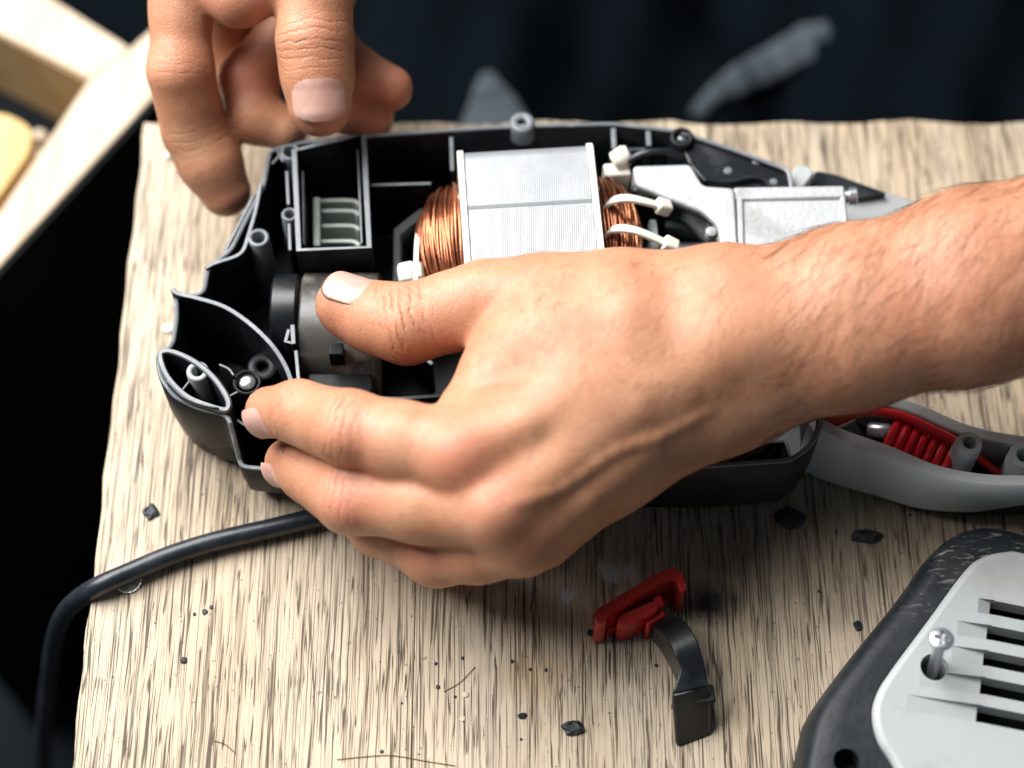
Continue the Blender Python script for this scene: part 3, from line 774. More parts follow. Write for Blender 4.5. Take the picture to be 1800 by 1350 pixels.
# ================================================================== PERSON: two hands, dark clothes
def unit(v): v = np.asarray(v, float); return v / np.linalg.norm(v)

class Flesh:
    """smooth union of tapered limbs, meshed as one continuous skin"""
    def __init__(s): s.groups = []; s.marks = []; s.sub = []
    def group(s, k, blend): g = {'k': k, 'blend': blend, 'prims': []}; s.groups.append(g); return g
    def limb(s, g, a, b, ra, rb): g['prims'].append((np.asarray(a, float), np.asarray(b, float), ra, rb))
    def chain(s, g, pts):
        for (a, ra), (b, rb) in zip(pts[:-1], pts[1:]): s.limb(g, a, b, ra, rb)
    @staticmethod
    def dist(pr, X, Y, Z):
        a, b, ra, rb = pr; ba = b - a; L2 = max(ba @ ba, 1e-9)
        x, y, z = X - a[0], Y - a[1], Z - a[2]
        h = np.clip((x * ba[0] + y * ba[1] + z * ba[2]) / L2, 0, 1)
        return np.sqrt((x - h * ba[0]) ** 2 + (y - h * ba[1]) ** 2 + (z - h * ba[2]) ** 2) - (ra + (rb - ra) * h)
    @staticmethod
    def smin(a, b, k):
        h = np.maximum(k - np.abs(a - b), 0) / k
        return np.minimum(a, b) - h * h * k * .25
    def grid(s, h):
        lo = np.min([np.minimum(p[0] - p[2], p[1] - p[3]) for g in s.groups for p in g['prims']], 0) - 6
        hi = np.max([np.maximum(p[0] + p[2], p[1] + p[3]) for g in s.groups for p in g['prims']], 0) + 6
        n = np.ceil((hi - lo) / h).astype(int) + 1
        ax = [(lo[i] + h * np.arange(n[i])).astype(np.float32) for i in range(3)]
        X, Y, Z = ax[0][:, None, None], ax[1][None, :, None], ax[2][None, None, :]
        D = np.full(n, 60.0, np.float32)
        for gi, g in enumerate(s.groups):
            G = np.full(n, 60.0, np.float32)
            for p in g['prims']:
                pl = np.minimum(p[0] - p[2], p[1] - p[3]) - 14; ph = np.maximum(p[0] + p[2], p[1] + p[3]) + 14
                i0 = np.clip(np.floor((pl - lo) / h).astype(int), 0, n); i1 = np.clip(np.ceil((ph - lo) / h).astype(int), 0, n)
                sl = tuple(slice(a, b) for a, b in zip(i0, i1))
                d = s.dist(p, X[sl[0]], Y[:, sl[1]], Z[:, :, sl[2]]).astype(np.float32)
                G[sl] = s.smin(G[sl], d, g['k'])
            D = s.smin(D, G, g['blend']) if gi else G
        for (c, r, k) in s.sub:      # soft dents
            pl, ph = c - r - 8, c + r + 8
            i0 = np.clip(np.floor((pl - lo) / h).astype(int), 0, n); i1 = np.clip(np.ceil((ph - lo) / h).astype(int), 0, n)
            sl = tuple(slice(a, b) for a, b in zip(i0, i1))
            d = np.sqrt((X[sl[0]] - c[0]) ** 2 + (Y[:, sl[1]] - c[1]) ** 2 + (Z[:, :, sl[2]] - c[2]) ** 2) - r
            D[sl] = -s.smin(-D[sl], d.astype(np.float32), k)
        return D, lo, h
    def at(s, P):
        X, Y, Z = P[:, 0], P[:, 1], P[:, 2]; D = None
        for g in s.groups:
            G = None
            for p in g['prims']:
                d = s.dist(p, X, Y, Z); G = d if G is None else s.smin(G, d, g['k'])
            D = G if D is None else s.smin(D, G, g['blend'])
        return D

def surface_nets(D, lo, h):
    nx, ny, nz = D.shape; S = D < 0
    cnt = np.zeros((nx - 1, ny - 1, nz - 1), np.int8)
    cor = [(i, j, k) for i in (0, 1) for j in (0, 1) for k in (0, 1)]
    for i, j, k in cor: cnt += S[i:nx - 1 + i, j:ny - 1 + j, k:nz - 1 + k]
    act = (cnt > 0) & (cnt < 8); idx = np.argwhere(act)
    vid = np.full(act.shape, -1, np.int64); vid[act] = np.arange(len(idx))
    acc = np.zeros((len(idx), 3)); num = np.zeros(len(idx))
    vals = {c: D[idx[:, 0] + c[0], idx[:, 1] + c[1], idx[:, 2] + c[2]].astype(float) for c in cor}
    for a in cor:
        for ax in range(3):
            if a[ax]: continue
            b = list(a); b[ax] = 1; b = tuple(b)
            va, vb = vals[a], vals[b]; m = (va < 0) != (vb < 0)
            t = np.where(m, va / np.where(m, va - vb, 1), 0)
            for q in range(3): acc[:, q] += np.where(m, a[q] + (t if q == ax else 0), 0)
            num += m
    V = lo + h * (idx + acc / num[:, None])
    Fs = []
    for ax in range(3):
        s0 = [slice(1, -1)] * 3; s0[ax] = slice(0, -1); s1 = [slice(1, -1)] * 3; s1[ax] = slice(1, None)
        A, B = S[tuple(s0)], S[tuple(s1)]
        e = np.argwhere(A != B); flip = A[A != B]
        off_ = [1, 1, 1]; off_[ax] = 0; e = e + off_
        u, v = [q for q in range(3) if q != ax]
        q4 = []
        for du, dv in ((-1, -1), (0, -1), (0, 0), (-1, 0)):
            c = e.copy(); c[:, u] += du; c[:, v] += dv; q4.append(vid[c[:, 0], c[:, 1], c[:, 2]])
        q4 = np.stack(q4, 1)
        if ax == 1: flip = ~flip
        q4[~flip] = q4[~flip][:, ::-1]
        Fs.append(q4)
    return V, np.concatenate(Fs)

def relax(V, F, it=2, lam=.5):
    E = np.concatenate([F[:, [0, 1]], F[:, [1, 2]], F[:, [2, 3]], F[:, [3, 0]]]); n = len(V)
    for k in range(it):
        acc = np.zeros_like(V); num = np.bincount(E.ravel(), minlength=n).astype(float)
        for q in range(3):
            acc[:, q] = np.bincount(E[:, 0], V[E[:, 1], q], n) + np.bincount(E[:, 1], V[E[:, 0], q], n)
        V = V + lam * (acc / np.maximum(num, 1)[:, None] - V)
    return V

def build_hand(fl, name, parent, h, reds, creases, grimes, label):
    D, lo, hh = fl.grid(h); V, F = surface_nets(D, lo, hh); V = relax(V, F, 3)
    org = ORG[root_of(parent)]
    me = bpy.data.meshes.new(name); me.from_pydata([], [], [])
    me.vertices.add(len(V)); me.vertices.foreach_set('co', ((V - org) * MM).ravel())
    me.loops.add(F.size); me.loops.foreach_set('vertex_index', F.ravel().astype(np.int32))
    me.polygons.add(len(F)); me.polygons.foreach_set('loop_start', np.arange(0, F.size, 4, dtype=np.int32))
    me.update(calc_edges=True); me.validate()
    me.shade_smooth(); me.materials.append(M['skin'])
    red = np.zeros(len(V)); gr = np.zeros(len(V)); cm = np.zeros(len(V)); ctv = np.zeros(len(V))
    for c, r, a in reds: red = np.maximum(red, a * np.exp(-((V - c) ** 2).sum(1) / (r * r)))
    for c, r, a in grimes: gr = np.maximum(gr, a * np.exp(-((V - c) ** 2).sum(1) / (r * r)))
    for c, ax, dn, ln, rad, amt in creases:
        d = V - c; t = d @ ax; lat = d - t[:, None] * ax; ll = np.linalg.norm(lat, axis=1)
        face = np.clip((lat @ dn) / np.maximum(ll, 1e-6) * 1.4 + .1, 0, 1)
        m = amt * np.exp(-(t / ln) ** 2) * face * (ll < rad)
        bow = (1 - face) * 2.5
        up = m > cm; cm = np.where(up, m, cm); ctv = np.where(up, t + bow * np.sign(t), ctv)
    for nm, arr in (('red', red), ('grime', gr), ('crease_m', cm), ('crease_t', ctv)):
        at = me.attributes.new(nm, 'FLOAT', 'POINT'); at.data.foreach_set('value', arr.astype(np.float32))
    o = bpy.data.objects.new(name, me); COL.objects.link(o); o.parent = parent; o['label'] = label
    return o, V, F

def fingernail(fl, hand, base, axis, nrm, w, l, lift=.22, curve=.9, label=None, groove=False):
    """nail plate laid on the finger: base = point on the finger axis below the cuticle"""
    ax = unit(axis); n = np.asarray(nrm, float); n = unit(n - ax * (n @ ax)); sd = np.cross(ax, n)
    nu, nv = 17, 17; P = []; dirs = []
    for j in range(nv):
        v = j / (nv - 1)
        ws = min(1, math.sqrt(max(.0, 1 - (1 - min(v / .3, 1)) ** 2.0)) * .92 + .08) * (1 if v < .72 else math.sqrt(max(0, 1 - ((v - .72) / .34) ** 2)))
        for i in range(nu):
            u = i / (nu - 1) * 2 - 1
            phi = u * ws * curve
            dirs.append(n * math.cos(phi) + sd * math.sin(phi)); P.append(base + ax * (v * l))
    P, dirs = np.array(P), np.array(dirs)
    lo_, hi_ = np.zeros(len(P)), np.full(len(P), w * 1.1)
    for _ in range(22):
        mid = (lo_ + hi_) / 2; dd = fl.at(P + dirs * mid[:, None]); lo_ = np.where(dd < 0, mid, lo_); hi_ = np.where(dd < 0, hi_, mid)
    # keep the plate straight lengthwise so that it does not roll over the tip
    r = lo_.reshape(nv, nu)
    mid_r = r[:, nu // 2]; r0 = np.median(mid_r[2:9]); slope = 0.0
    for j in range(nv):
        want = r0 + .35 * (1 - ((j / (nv - 1) - .5) * 2) ** 2) * .3
        r[j] = np.maximum(r[j], r[j] + np.clip(want - mid_r[j], 0, 1.6))
    vv, uu_ = np.meshgrid(np.linspace(0, 1, nv), np.linspace(-1, 1, nu), indexing='ij')
    r = r + (lift + .18) * (1 - np.abs(uu_) ** 4) * np.clip(vv / .22, 0, 1) - .18
    T = P + dirs * r.reshape(-1)[:, None]
    B = P + dirs * (r.reshape(-1) - 1.4)[:, None]
    Fq = []
    for j in range(nv - 1):
        for i in range(nu - 1):
            k = j * nu + i; Fq.append([k, k + 1, k + nu + 1, k + nu]); K = k + nu * nv; Fq.append([K, K + nu, K + nu + 1, K + 1])
    rim = [i for i in range(nu)] + [j * nu + nu - 1 for j in range(1, nv)] + [(nv - 1) * nu + i for i in range(nu - 2, -1, -1)] + [j * nu for j in range(nv - 2, 0, -1)]
    K = nu * nv
    for a, b in zip(rim, rim[1:] + rim[:1]): Fq.append([a, a + K, b + K, b])
    if groove:
        Tg = T.reshape(nv, nu, 3); e0, e1 = Tg[:, 0], Tg[:, -1]
        e = e0 if (e0 @ UPV).mean() < (e1 @ UPV).mean() else e1
        row = Tg[-1][::-1] if e is e0 else Tg[-1]
        V_, F_ = tube(np.concatenate([e[3:], Tg[-1][1:nu // 2] if e is e0 else Tg[-1][::-1][1:nu // 2]]) - n * .1, .3, 6)
        obj('nail_grime', V_, F_, 'grime', hand)
    o = obj('fingernail', np.concatenate([T, B]), Fq, 'nail', hand, sharp=60, label=label)
    return o

person = thing('person', 'person in dark navy clothes working on the opened tool with both hands', 'person', W(900, -200, -420))

# ---------------------------------------------------------------- hand in front, coming from the right
fr_ = Flesh()
I_M, I_P, I_D, I_T = W(806, 800, 76), W(612, 752, 70), W(525, 724, 60), W(474, 722, 52)
M_M, M_P, M_D, M_T = W(872, 895, 70), W(618, 872, 52), W(548, 832, 40), W(508, 812, 34)
R_M, R_P, R_D, R_T = W(915, 945, 58), W(768, 968, 38), W(665, 925, 26), W(625, 900, 20)
L_M, L_P, L_D, L_T = W(950, 938, 46), W(860, 968, 28), W(770, 940, 18), W(725, 915, 14)
T_T, T_I, T_M, T_C = W(612, 538, 62), W(715, 570, 66), W(856, 530, 72), W(1090, 545, 74)
WA, WB, WC = W(1262, 528, 80), W(1265, 610, 80), W(1280, 695, 66)
FA, FB, FC = W(1960, 385, 98), W(1960, 440, 96), W(1960, 510, 88)
palm = fr_.group(10.0, 1.0)
fr_.chain(palm, [(I_M, 13.0), (W(1010, 690, 80), 13.5), (WA, 15.0)])
fr_.chain(palm, [(M_M, 13.0), (W(1050, 745, 76), 14.0), (WB, 17.0)])
fr_.chain(palm, [(R_M, 12.5), (W(1070, 800, 66), 14.0), (WC, 16.0)])
fr_.chain(palm, [(L_M, 11.5), (W(1080, 820, 54), 12.5), (WC + [0, 2, -4], 15.0)])
fr_.limb(palm, W(1000, 700, 62), W(1200, 640, 66), 16, 18)
fr_.chain(palm, [(WA, 15.0), (W(1480, 492, 86), 16.0), (W(1700, 440, 92), 18.5), (FA, 21)])
fr_.chain(palm, [(WB, 18.0), (W(1500, 560, 84), 19.0), (W(1700, 505, 90), 22.0), (FB, 25)])
fr_.chain(palm, [(WC, 16.0), (W(1500, 618, 78), 17.0), (W(1700, 560, 86), 20.0), (FC, 23)])
# thumb muscle and web
fr_.chain(palm, [(T_M, 13.6), (W(960, 540, 74), 16.0), (T_C, 18.5), (WA, 15.5)])
fr_.chain(palm, [(W(868, 645, 72), 9.0), (W(960, 610, 78), 14.0), (W(1090, 590, 80), 17.0)])
fr_.limb(palm, W(822, 720, 72), W(900, 640, 74), 9.5, 12)
# tendons and veins on the back of the hand
tv = fr_.group(3.0, 5.0)
def over(px, py, z): return W(px, py, z)
fr_.chain(tv, [(I_M + TOCAM * 6.4, 7.0), (W(930, 740, 82) + TOCAM * 5.4, 5.0), (W(1060, 670, 84) + TOCAM * 3.5, 5)])
fr_.chain(tv, [(M_M + TOCAM * 6.0, 6.8), (W(985, 815, 75) + TOCAM * 5.4, 5.0), (W(1110, 720, 82) + TOCAM * 3, 5)])
fr_.chain(tv, [(R_M + TOCAM * 5.4, 6.4), (W(1020, 875, 66) + TOCAM * 5.2, 4.8), (W(1130, 780, 74) + TOCAM * 3, 5)])
# one vein running from between the knuckles to the wrist
vg = fr_.group(2.0, 2.5)
VEIN = [W(905, 880, 70), W(990, 850, 70), W(1075, 790, 70), W(1150, 765, 70), W(1235, 720, 70)]
# fingers
def finger(k, pts, blend=4.0):
    g = fr_.group(k, blend); fr_.chain(g, pts); return g
finger(4.5, [(I_M, 13.2), ((I_M + I_P) / 2 + [0, 0, -.5], 12.6), (I_P, 11.9), ((I_P + I_D) / 2 + [0, 0, -1.0], 10.6), (I_D, 10.0), (I_T, 8.3)], 5.0)
finger(4.5, [(M_M, 13.2), ((M_M + M_P) / 2, 12.8), (M_P, 12.0), ((M_P + M_D) / 2, 10.6), (M_D, 9.9), (M_T, 8.4)], 1.8)
finger(4.5, [(R_M, 12.6), ((R_M + R_P) / 2, 12.2), (R_P, 11.4), (R_D, 9.6), (R_T, 8.2)], 1.8)
finger(4.5, [(L_M, 11.0), (L_P, 9.8), (L_D, 8.4), (L_T, 7.4)], 1.8)
th = fr_.group(5.0, 4.0)
fr_.chain(th, [(T_M, 13.6), ((T_M * .55 + T_I * .45), 12.6), (T_I, 12.8), ((T_I + T_T) / 2 + [0, -1, 0], 11.4), (T_T, 9.4)])
fr_.limb(th, T_T + [1, 0, -1], T_T + unit(T_T - T_I) * 1.5, 9.3, 9.2)
fr_.limb(th, (T_I * .3 + T_T * .7) + W(640, 560, 58) - W(640, 548, 62), T_T + [3, -2, -3], 9.5, 8.2)
# lay the vein on the finished skin
def on_skin(p):
    lo_, hi_ = -20.0, 60.0
    for _ in range(26):
        m = (lo_ + hi_) / 2
        if fr_.at((p + TOCAM * m)[None])[0] < 0: lo_ = m
        else: hi_ = m
    return p + TOCAM * lo_
fr_.groups.remove(vg)
VP_ = [on_skin(p) - TOCAM * 1.35 for p in catmull(VEIN, 3)]
# knuckle bumps
kn = fr_.group(2.0, 6.0)
for p, d, r in ((I_P, TOCAM * 6.0 + [0, -3, 0], 5.6), (M_P, TOCAM * 6 + [0, -3, 0], 5.6), (T_I, TOCAM * 6.5, 6.0)):
    fr_.limb(kn, p + d, p + d + [.1, 0, 0], r, r)

fr_.groups.append(vg); fr_.chain(vg, [(p - TOCAM * .9 * max(0, abs(q * 2 - 1) - .35), 1.25) for p, q in zip(VP_, np.linspace(0, 1, len(VP_)))])
tax = unit(T_T - T_I); iax = unit(I_T - I_D); max_ = unit(M_T - M_D)
reds = [(I_M + TOCAM * 12, 13, .85), (M_M + TOCAM * 12, 13, .6), (R_M + TOCAM * 12, 11, .6), (I_P + TOCAM * 10, 12, .55), (M_P + TOCAM * 10, 13, .85), (R_P + TOCAM * 8, 13, .6), (I_T, 13, .5), (M_T, 13, .5),
        (T_I, 20, .45), (T_T + [0, -6, 0], 13, .6), ((T_M + T_I) / 2 + [0, -10, 0], 14, .5), (W(900, 610, 80), 16, .45), (W(1700, 520, 115), 45, .35)]
creases = [((T_I + [2, 0, 0]), unit(T_M - T_I), unit(TOCAM + [0, .1, 0]), 9.0, 22, .6), (I_P, unit(I_M - I_P), TOCAM, 6.0, 20, .5), (I_D, unit(I_P - I_D), unit(TOCAM + [0, -.6, 0]), 4.0, 16, .3),
           (M_P, unit(M_M - M_P), TOCAM, 7, 18, .35), (I_M, unit(WA - I_M), TOCAM, 8, 22, .06), (WB, unit(FB - WB), TOCAM, 10, 40, .05)]
grimes = [(I_T, 9, .55), (I_D, 8, .3), (M_T, 10, .5), (T_T + tax * 8 + [0, -4, 0], 7, .6), (R_P + [-6, -6, -4], 9, .3), ((M_P + M_D) / 2, 9, .3)]
hand_f, HV, HF = build_hand(fr_, 'hand', person, 0.95, reds, creases, grimes, 'bare front hand and hairy forearm reaching in from the right, thumb on top')
nt = unit(TOCAM * .80 + np.array([0, .66, .0]) + unit(np.array([-.2, 0, 0])) * .1)
tn = fingernail(fr_, hand_f, T_I * .46 + T_T * .54, tax, nt, 14, 17.5, .12, .72, 'thumbnail', True)
fingernail(fr_, hand_f, I_D * .52 + I_T * .48, unit(I_T - I_D + [0, -2, -3]), unit(TOCAM * .35 + np.array([-.5, -.75, .1])), 12, 13.0, .2, .85)
fingernail(fr_, hand_f, M_D * .45 + M_T * .55, unit(M_T - M_D + [0, -2, -2]), unit(TOCAM * .3 + np.array([-.45, -.85, .0])), 12, 13.0, .2, .85)

# fine hair on the forearm and the back of the hand
nrm = np.zeros_like(HV)
fn = np.cross(HV[HF[:, 2]] - HV[HF[:, 0]], HV[HF[:, 3]] - HV[HF[:, 1]])
for q in range(4):
    for c in range(3): nrm[:, c] += np.bincount(HF[:, q], fn[:, c], len(HV))
nrm /= np.maximum(np.linalg.norm(nrm, axis=1, keepdims=True), 1e-9)
cenl = WB + (FB - WB) * np.clip(((HV - WB) @ (FB - WB)) / ((FB - WB) @ (FB - WB)), 0, 1)[:, None]
if np.mean(((HV - cenl) * nrm).sum(1)) < 0: nrm = -nrm
hr = np.random.default_rng(5)
prob = np.where(HV[:, 0] > WB[0] + 18, 1.0, np.where(HV[:, 0] > W(900, 700, 80)[0], .16, 0.0)) * (nrm @ TOCAM > -.45) * (HV[:, 0] < 215)
prob *= np.where((HV[:, 0] < WB[0]) & (HV[:, 1] < -60), 0.2, 1.0)
pick = hr.choice(len(HV), 1700, replace=False, p=prob / prob.sum())
hm = MB(); armd = unit(WB - FB)
for i in pick:
    p, n_ = HV[i], nrm[i]; ln = hr.uniform(8, 17) if p[0] > WB[0] else hr.uniform(3, 7)
    dr = unit(armd * .55 + np.array([0.15, -1, -.2]) * hr.uniform(.2, .8) + hr.normal(0, .14, 3)); dr = unit(dr - n_ * (dr @ n_)); cur = hr.normal(0, .18); sdv = np.cross(n_, dr)
    pts = [p + dr * ln * t + n_ * (.2 + 1.2 * t * (1 - t * .75) * hr.uniform(.5, 1)) + sdv * cur * ln * t * t for t in (0, .33, .66, 1)]
    V_, F_ = tube(pts, [.045, .045, .035, .02], 3); hm.add(V_, F_)
hair = hm.build('arm_hair', 'hair', hand_f, sharp=180); hair['kind'] = 'stuff'

# ---------------------------------------------------------------- hand at the back left
bk = Flesh()
t_t, t_i, t_m, t_c = W(562, 184, 72), W(553, 70, 86), W(556, -70, 100), W(520, -260, 100)
i_m, i_p, i_d, i_t = W(318, -80, 92), W(318, 125, 70), W(340, 228, 50), W(396, 336, 32)
m_m, m_p, m_d, m_t = W(560, -20, 60), W(436, 140, 52), W(446, 205, 46), W(500, 225, 44)
r_m, r_p, r_d, r_t = W(570, -60, 66), W(560, 60, 60), W(630, 135, 56), W(685, 155, 54)
l_m, l_p, l_d, l_t = W(540, -60, 66), W(570, 120, 50), W(610, 190, 46), W(655, 208, 44)
wr = W(470, -420, 105)
pm = bk.group(9.0, 1.0)
bk.chain(pm, [(i_m, 14), (wr + [-14, 0, 0], 18)]); bk.chain(pm, [(m_m, 14), (wr, 18)]); bk.chain(pm, [(r_m, 13), (wr + [10, 0, -6], 18)]); bk.chain(pm, [(l_m, 12), (wr + [18, 0, -14], 16)])
bk.chain(pm, [(t_m, 14.5), (t_c, 18), (wr + [6, 0, 4], 19)])
bk.chain(pm, [(W(340, -60, 92), 11), (W(420, -8, 92), 9.5), (W(530, -60, 98), 11)])
def bf(pts, blend=2.0): g = bk.group(4.5, blend); bk.chain(g, pts)
bf([(i_m, 13.5), ((i_m + i_p) / 2, 10.6), (i_p, 11.4), ((i_p + i_d) / 2, 10.8), (i_d, 11.0), ((i_d + i_t) / 2, 11.4), (i_t, 9.6)], 4.0)
bf([(W(400, -20, 66), 12), (W(395, 60, 48), 11), (W(420, 130, 40), 9)])
bf([(m_m, 10), (m_p, 10.2), (m_d, 9.6), (m_t, 8.6)]); bf([(r_m, 13), (r_p, 10.5), (r_d, 9.6), (r_t, 8.6)]); bf([(l_m, 11.5), (l_p, 9.5), (l_d, 8.8), (l_t, 8.0)])
bf([(t_m, 14.2), ((t_m + t_i) / 2, 12.4), (t_i, 12.9), ((t_i + t_t) / 2, 12.3), (t_t, 11.4)], 4.0)
bx_ = unit(t_t - t_i)
reds = [(i_t, 14, .6), (m_p + TOCAM * 8, 12, .9), (i_p, 15, .45), (t_i + TOCAM * 10, 12, .4), (r_t, 16, 1), (l_t, 14, 1), (r_d, 12, .9), (W(430, 0, 95), 18, .7), (t_t, 12, .3)]
creases = [(t_i + bx_ * 1.0, -bx_, TOCAM, 9, 20, .3), (i_d, unit(i_p - i_d), unit(TOCAM + [.6, 0, 0]), 5, 18, .28), (i_p, unit(i_m - i_p), unit(TOCAM + [.5, 0, 0]), 4, 18, .15)]
grimes = [(i_d + [6, 0, 6], 8, .4), (i_t + [0, -6, -6], 8, .4), (t_t + bx_ * 10, 6, .3)]
hand_b, BV, BF = build_hand(bk, 'hand', person, 1.1, reds, creases, grimes, 'blurred bare hand at the back left, thumb pressing the rear rim')
fingernail(bk, hand_b, t_i * .46 + t_t * .54, bx_, unit(TOCAM + np.array([.08, -.1, .1])), 16, 16.0, .25, .82, 'thumbnail')

# ---------------------------------------------------------------- dark clothes behind the bench
gx, gy = np.linspace(-330, 430, 120), np.linspace(0, 1, 60)
Vc, Fc = [], []
yb0 = W(900, 215, 0)[1]
for j, t in enumerate(gy):
    for i, x in enumerate(gx):
        y = yb0 + 10 + 360 * t + 12 * math.sin(x * .013)
        z = -190 + 120 * t + 26 * math.exp(-((x + 20) / 60) ** 2) * (1 - t * .3) - 25 * math.exp(-((x - 120) / 50) ** 2)
        z += 7 * math.sin(x * .05 + t * 9) * math.exp(-((t - .3) / .5) ** 2) + 4 * math.sin(x * .11 - t * 14) + 5 * math.sin((x + 260 * t) * .07 + 1.0)
        z -= 120 * max(0, (-150 - x) / 180) ** 1.5
        Vc.append((x, y, z))
nx_ = len(gx)
for j in range(len(gy) - 1):
    for i in range(nx_ - 1): k = j * nx_ + i; Fc.append([k, k + 1, k + nx_ + 1, k + nx_])
tr = obj('trousers', Vc, Fc, 'navy', person, sharp=180, label='dark navy folded cloth of the lap behind the bench')
sm = tr.modifiers.new('thick', 'SOLIDIFY'); sm.thickness = .003; sm.offset = -1
Vc = np.array(Vc)
def on_cloth(px, py, lift=3.0):
    """point of the cloth seen at px,py"""
    d = FWD + (px - 900.0) / FPX * RGT + (675.0 - py) / FPX * UPV
    best = None
    for t in np.linspace(600, 1100, 600):
        p = CAM + d * t
        i = np.argmin((Vc[:, 0] - p[0]) ** 2 + (Vc[:, 1] - p[1]) ** 2)
        if p[2] <= Vc[i, 2] + lift: return p
    return p
def patch(pts, wid, name, mat, label, wob=2.0):
    c = np.array([on_cloth(a, b) for a, b in pts]); c = catmull(c, 6)
    w_ = np.interp(np.linspace(0, 1, len(c)), np.linspace(0, 1, len(wid)), wid)
    R = []
    T = np.gradient(c, axis=0)
    for i, (p, t, q) in enumerate(zip(c, T, w_)):
        s = unit(np.cross(t, [0, -.45, .9])); u = unit(np.cross(s, t))
        lift = wob * math.sin(i * 1.15)
        R.append([p + s * q * math.cos(a) + u * (1.6 * math.sin(a) + lift) for a in np.linspace(0, 2 * math.pi, 12, endpoint=False)])
    V, F = rings(R); return obj(name, V, F, mat, person, sharp=180, label=label)
patch([(1222, 205), (1250, 172), (1300, 140), (1345, 118), (1390, 92), (1425, 72), (1455, 48)], [4, 4.5, 8, 9, 9, 10, 4], 'grey_band', 'mid_grey', 'grey wrinkled band on the dark cloth', 1.4)  # wrinkled grey strip laid over the dark cloth
patch([(858, 128), (860, 155), (866, 185), (870, 215), (872, 250)], [3, 8, 13, 17, 19], 'grey_patch', 'mid_grey', 'blurred grey patch on the dark cloth behind the rim', .5)  # grey strip widening downwards over the dark cloth
# ================================================================== LOOSE PARTS ON THE BENCH
# power cord
cp = [(860, 850, 9), (740, 872, 7), (640, 893, 6), (560, 909, 5), (470, 930, 4.6), (380, 951, 4.4), (300, 976, 4.4), (235, 1003, 4.6), (178, 1028, 4.4), (142, 1050, -3), (114, 1078, -22), (97, 1122, -55), (87, 1190, -95), (79, 1270, -135), (75, 1340, -170), (95, 1400, -200), (160, 1470, -240)]
V, F = tube(catmull([W(*p) for p in cp], 8), 3.55, 16)
tag(obj('power_cable', V, F, 'cord'), 'black power cable crossing the bench and dropping over its left edge', 'cable')
V, F = lathe(W(226, 1022, 0) + [0, 0, .1], (0, 0, 1), [(3.4, 0), (4.6, .6), (4.6, 1.4), (3.6, 2.4), (1.6, 2.7)], 22)
tag(obj('clear_bead', V, F, 'clear'), 'small clear plastic disc half under the black cord', 'plastic disc')

# switch lever
sw = thing('switch_lever', 'red switch trigger with curved black arm lying on the bench', 'switch', W(1150, 1110, 0))
pl = fillet(px2([(1044, 1082), (1050, 1070), (1160, 1004), (1185, 996), (1201, 1008), (1207, 1036), (1196, 1042), (1188, 1018), (1166, 1022), (1068, 1080), (1066, 1094), (1048, 1096)], 20), 1.0, 3)
V, F = prism(pl, .2, 20); obj('trigger_plate', V, F, 'red', sw, bevel=.8)
bl = fillet(px2([(1083, 1098), (1089, 1082), (1146, 1056), (1158, 1061), (1153, 1077), (1100, 1100)], 15), 1.0, 3)
V, F = prism(bl, .2, 15); obj('trigger_block', V, F, 'red', sw, bevel=1.0)
V, F = prism(px2([(1066, 1098), (1084, 1090), (1150, 1060), (1182, 1040), (1186, 1050), (1090, 1098), (1068, 1110)], 6), .2, 6); obj('trigger_base', V, F, 'red', sw, bevel=.4)
V, F = prism(px2([(1136, 1088), (1166, 1072), (1170, 1082), (1146, 1096), (1142, 1104), (1135, 1102)], 12), .2, 12); obj('trigger_step', V, F, 'red', sw, bevel=.5)
V, F = prism(px2([(1148, 1050), (1162, 1044), (1168, 1062), (1152, 1068)], 15), 4, 15); obj('trigger_peg', V, F, 'red', sw, bevel=.5)
Lp = [(1148, 1102, 15), (1158, 1106, 18), (1172, 1122, 20), (1186, 1150, 21), (1195, 1176, 20), (1182, 1218, 18)]
Rp = [(1176, 1080, 15), (1196, 1086, 18), (1214, 1104, 20), (1228, 1132, 21), (1240, 1172, 20), (1245, 1206, 18)]
Lw, Rw = catmull([W(*p) for p in Lp], 5), catmull([W(*p) for p in Rp], 5)
RR = []
for i, (a, b) in enumerate(zip(Lw, Rw)):
    th = np.interp(i, [0, 10, len(Lw) - 1], [13, 18, 16.5])
    RR.append([a, b, b + [.6, -.5, -th], a + [.6, -.5, -th]])
V, F = rings(RR); obj('arm', V, F, 'gloss', sw, bevel=.6)
# heavier end block, its face leaning forward
t0, t1 = W(1180, 1220, 18), W(1247, 1206, 18); b0, b1 = W(1188, 1316, 0.3), W(1251, 1292, 0.3); r0, r1 = W(1186, 1215, 0.3), W(1250, 1200, .3)
ch = (t0 + t1) / 2
V = [t0 + [0, -.2, 0], t1 + [0, -.2, 0], b1, b0, r0, r1, t0 * .8 + t1 * .2 + [0, -3.2, -1.2]]
obj('end_block', V[:6], [[0, 1, 2, 3], [0, 4, 5, 1], [4, 3, 2, 5], [0, 3, 4], [1, 5, 2]], 'gloss', sw, bevel=1.0)
V, F = box(W(1236, 1228, 9) + [0, 0, -4], 7, 6, 9, .1); obj('end_tab', V, F, 'black', sw, bevel=.6)
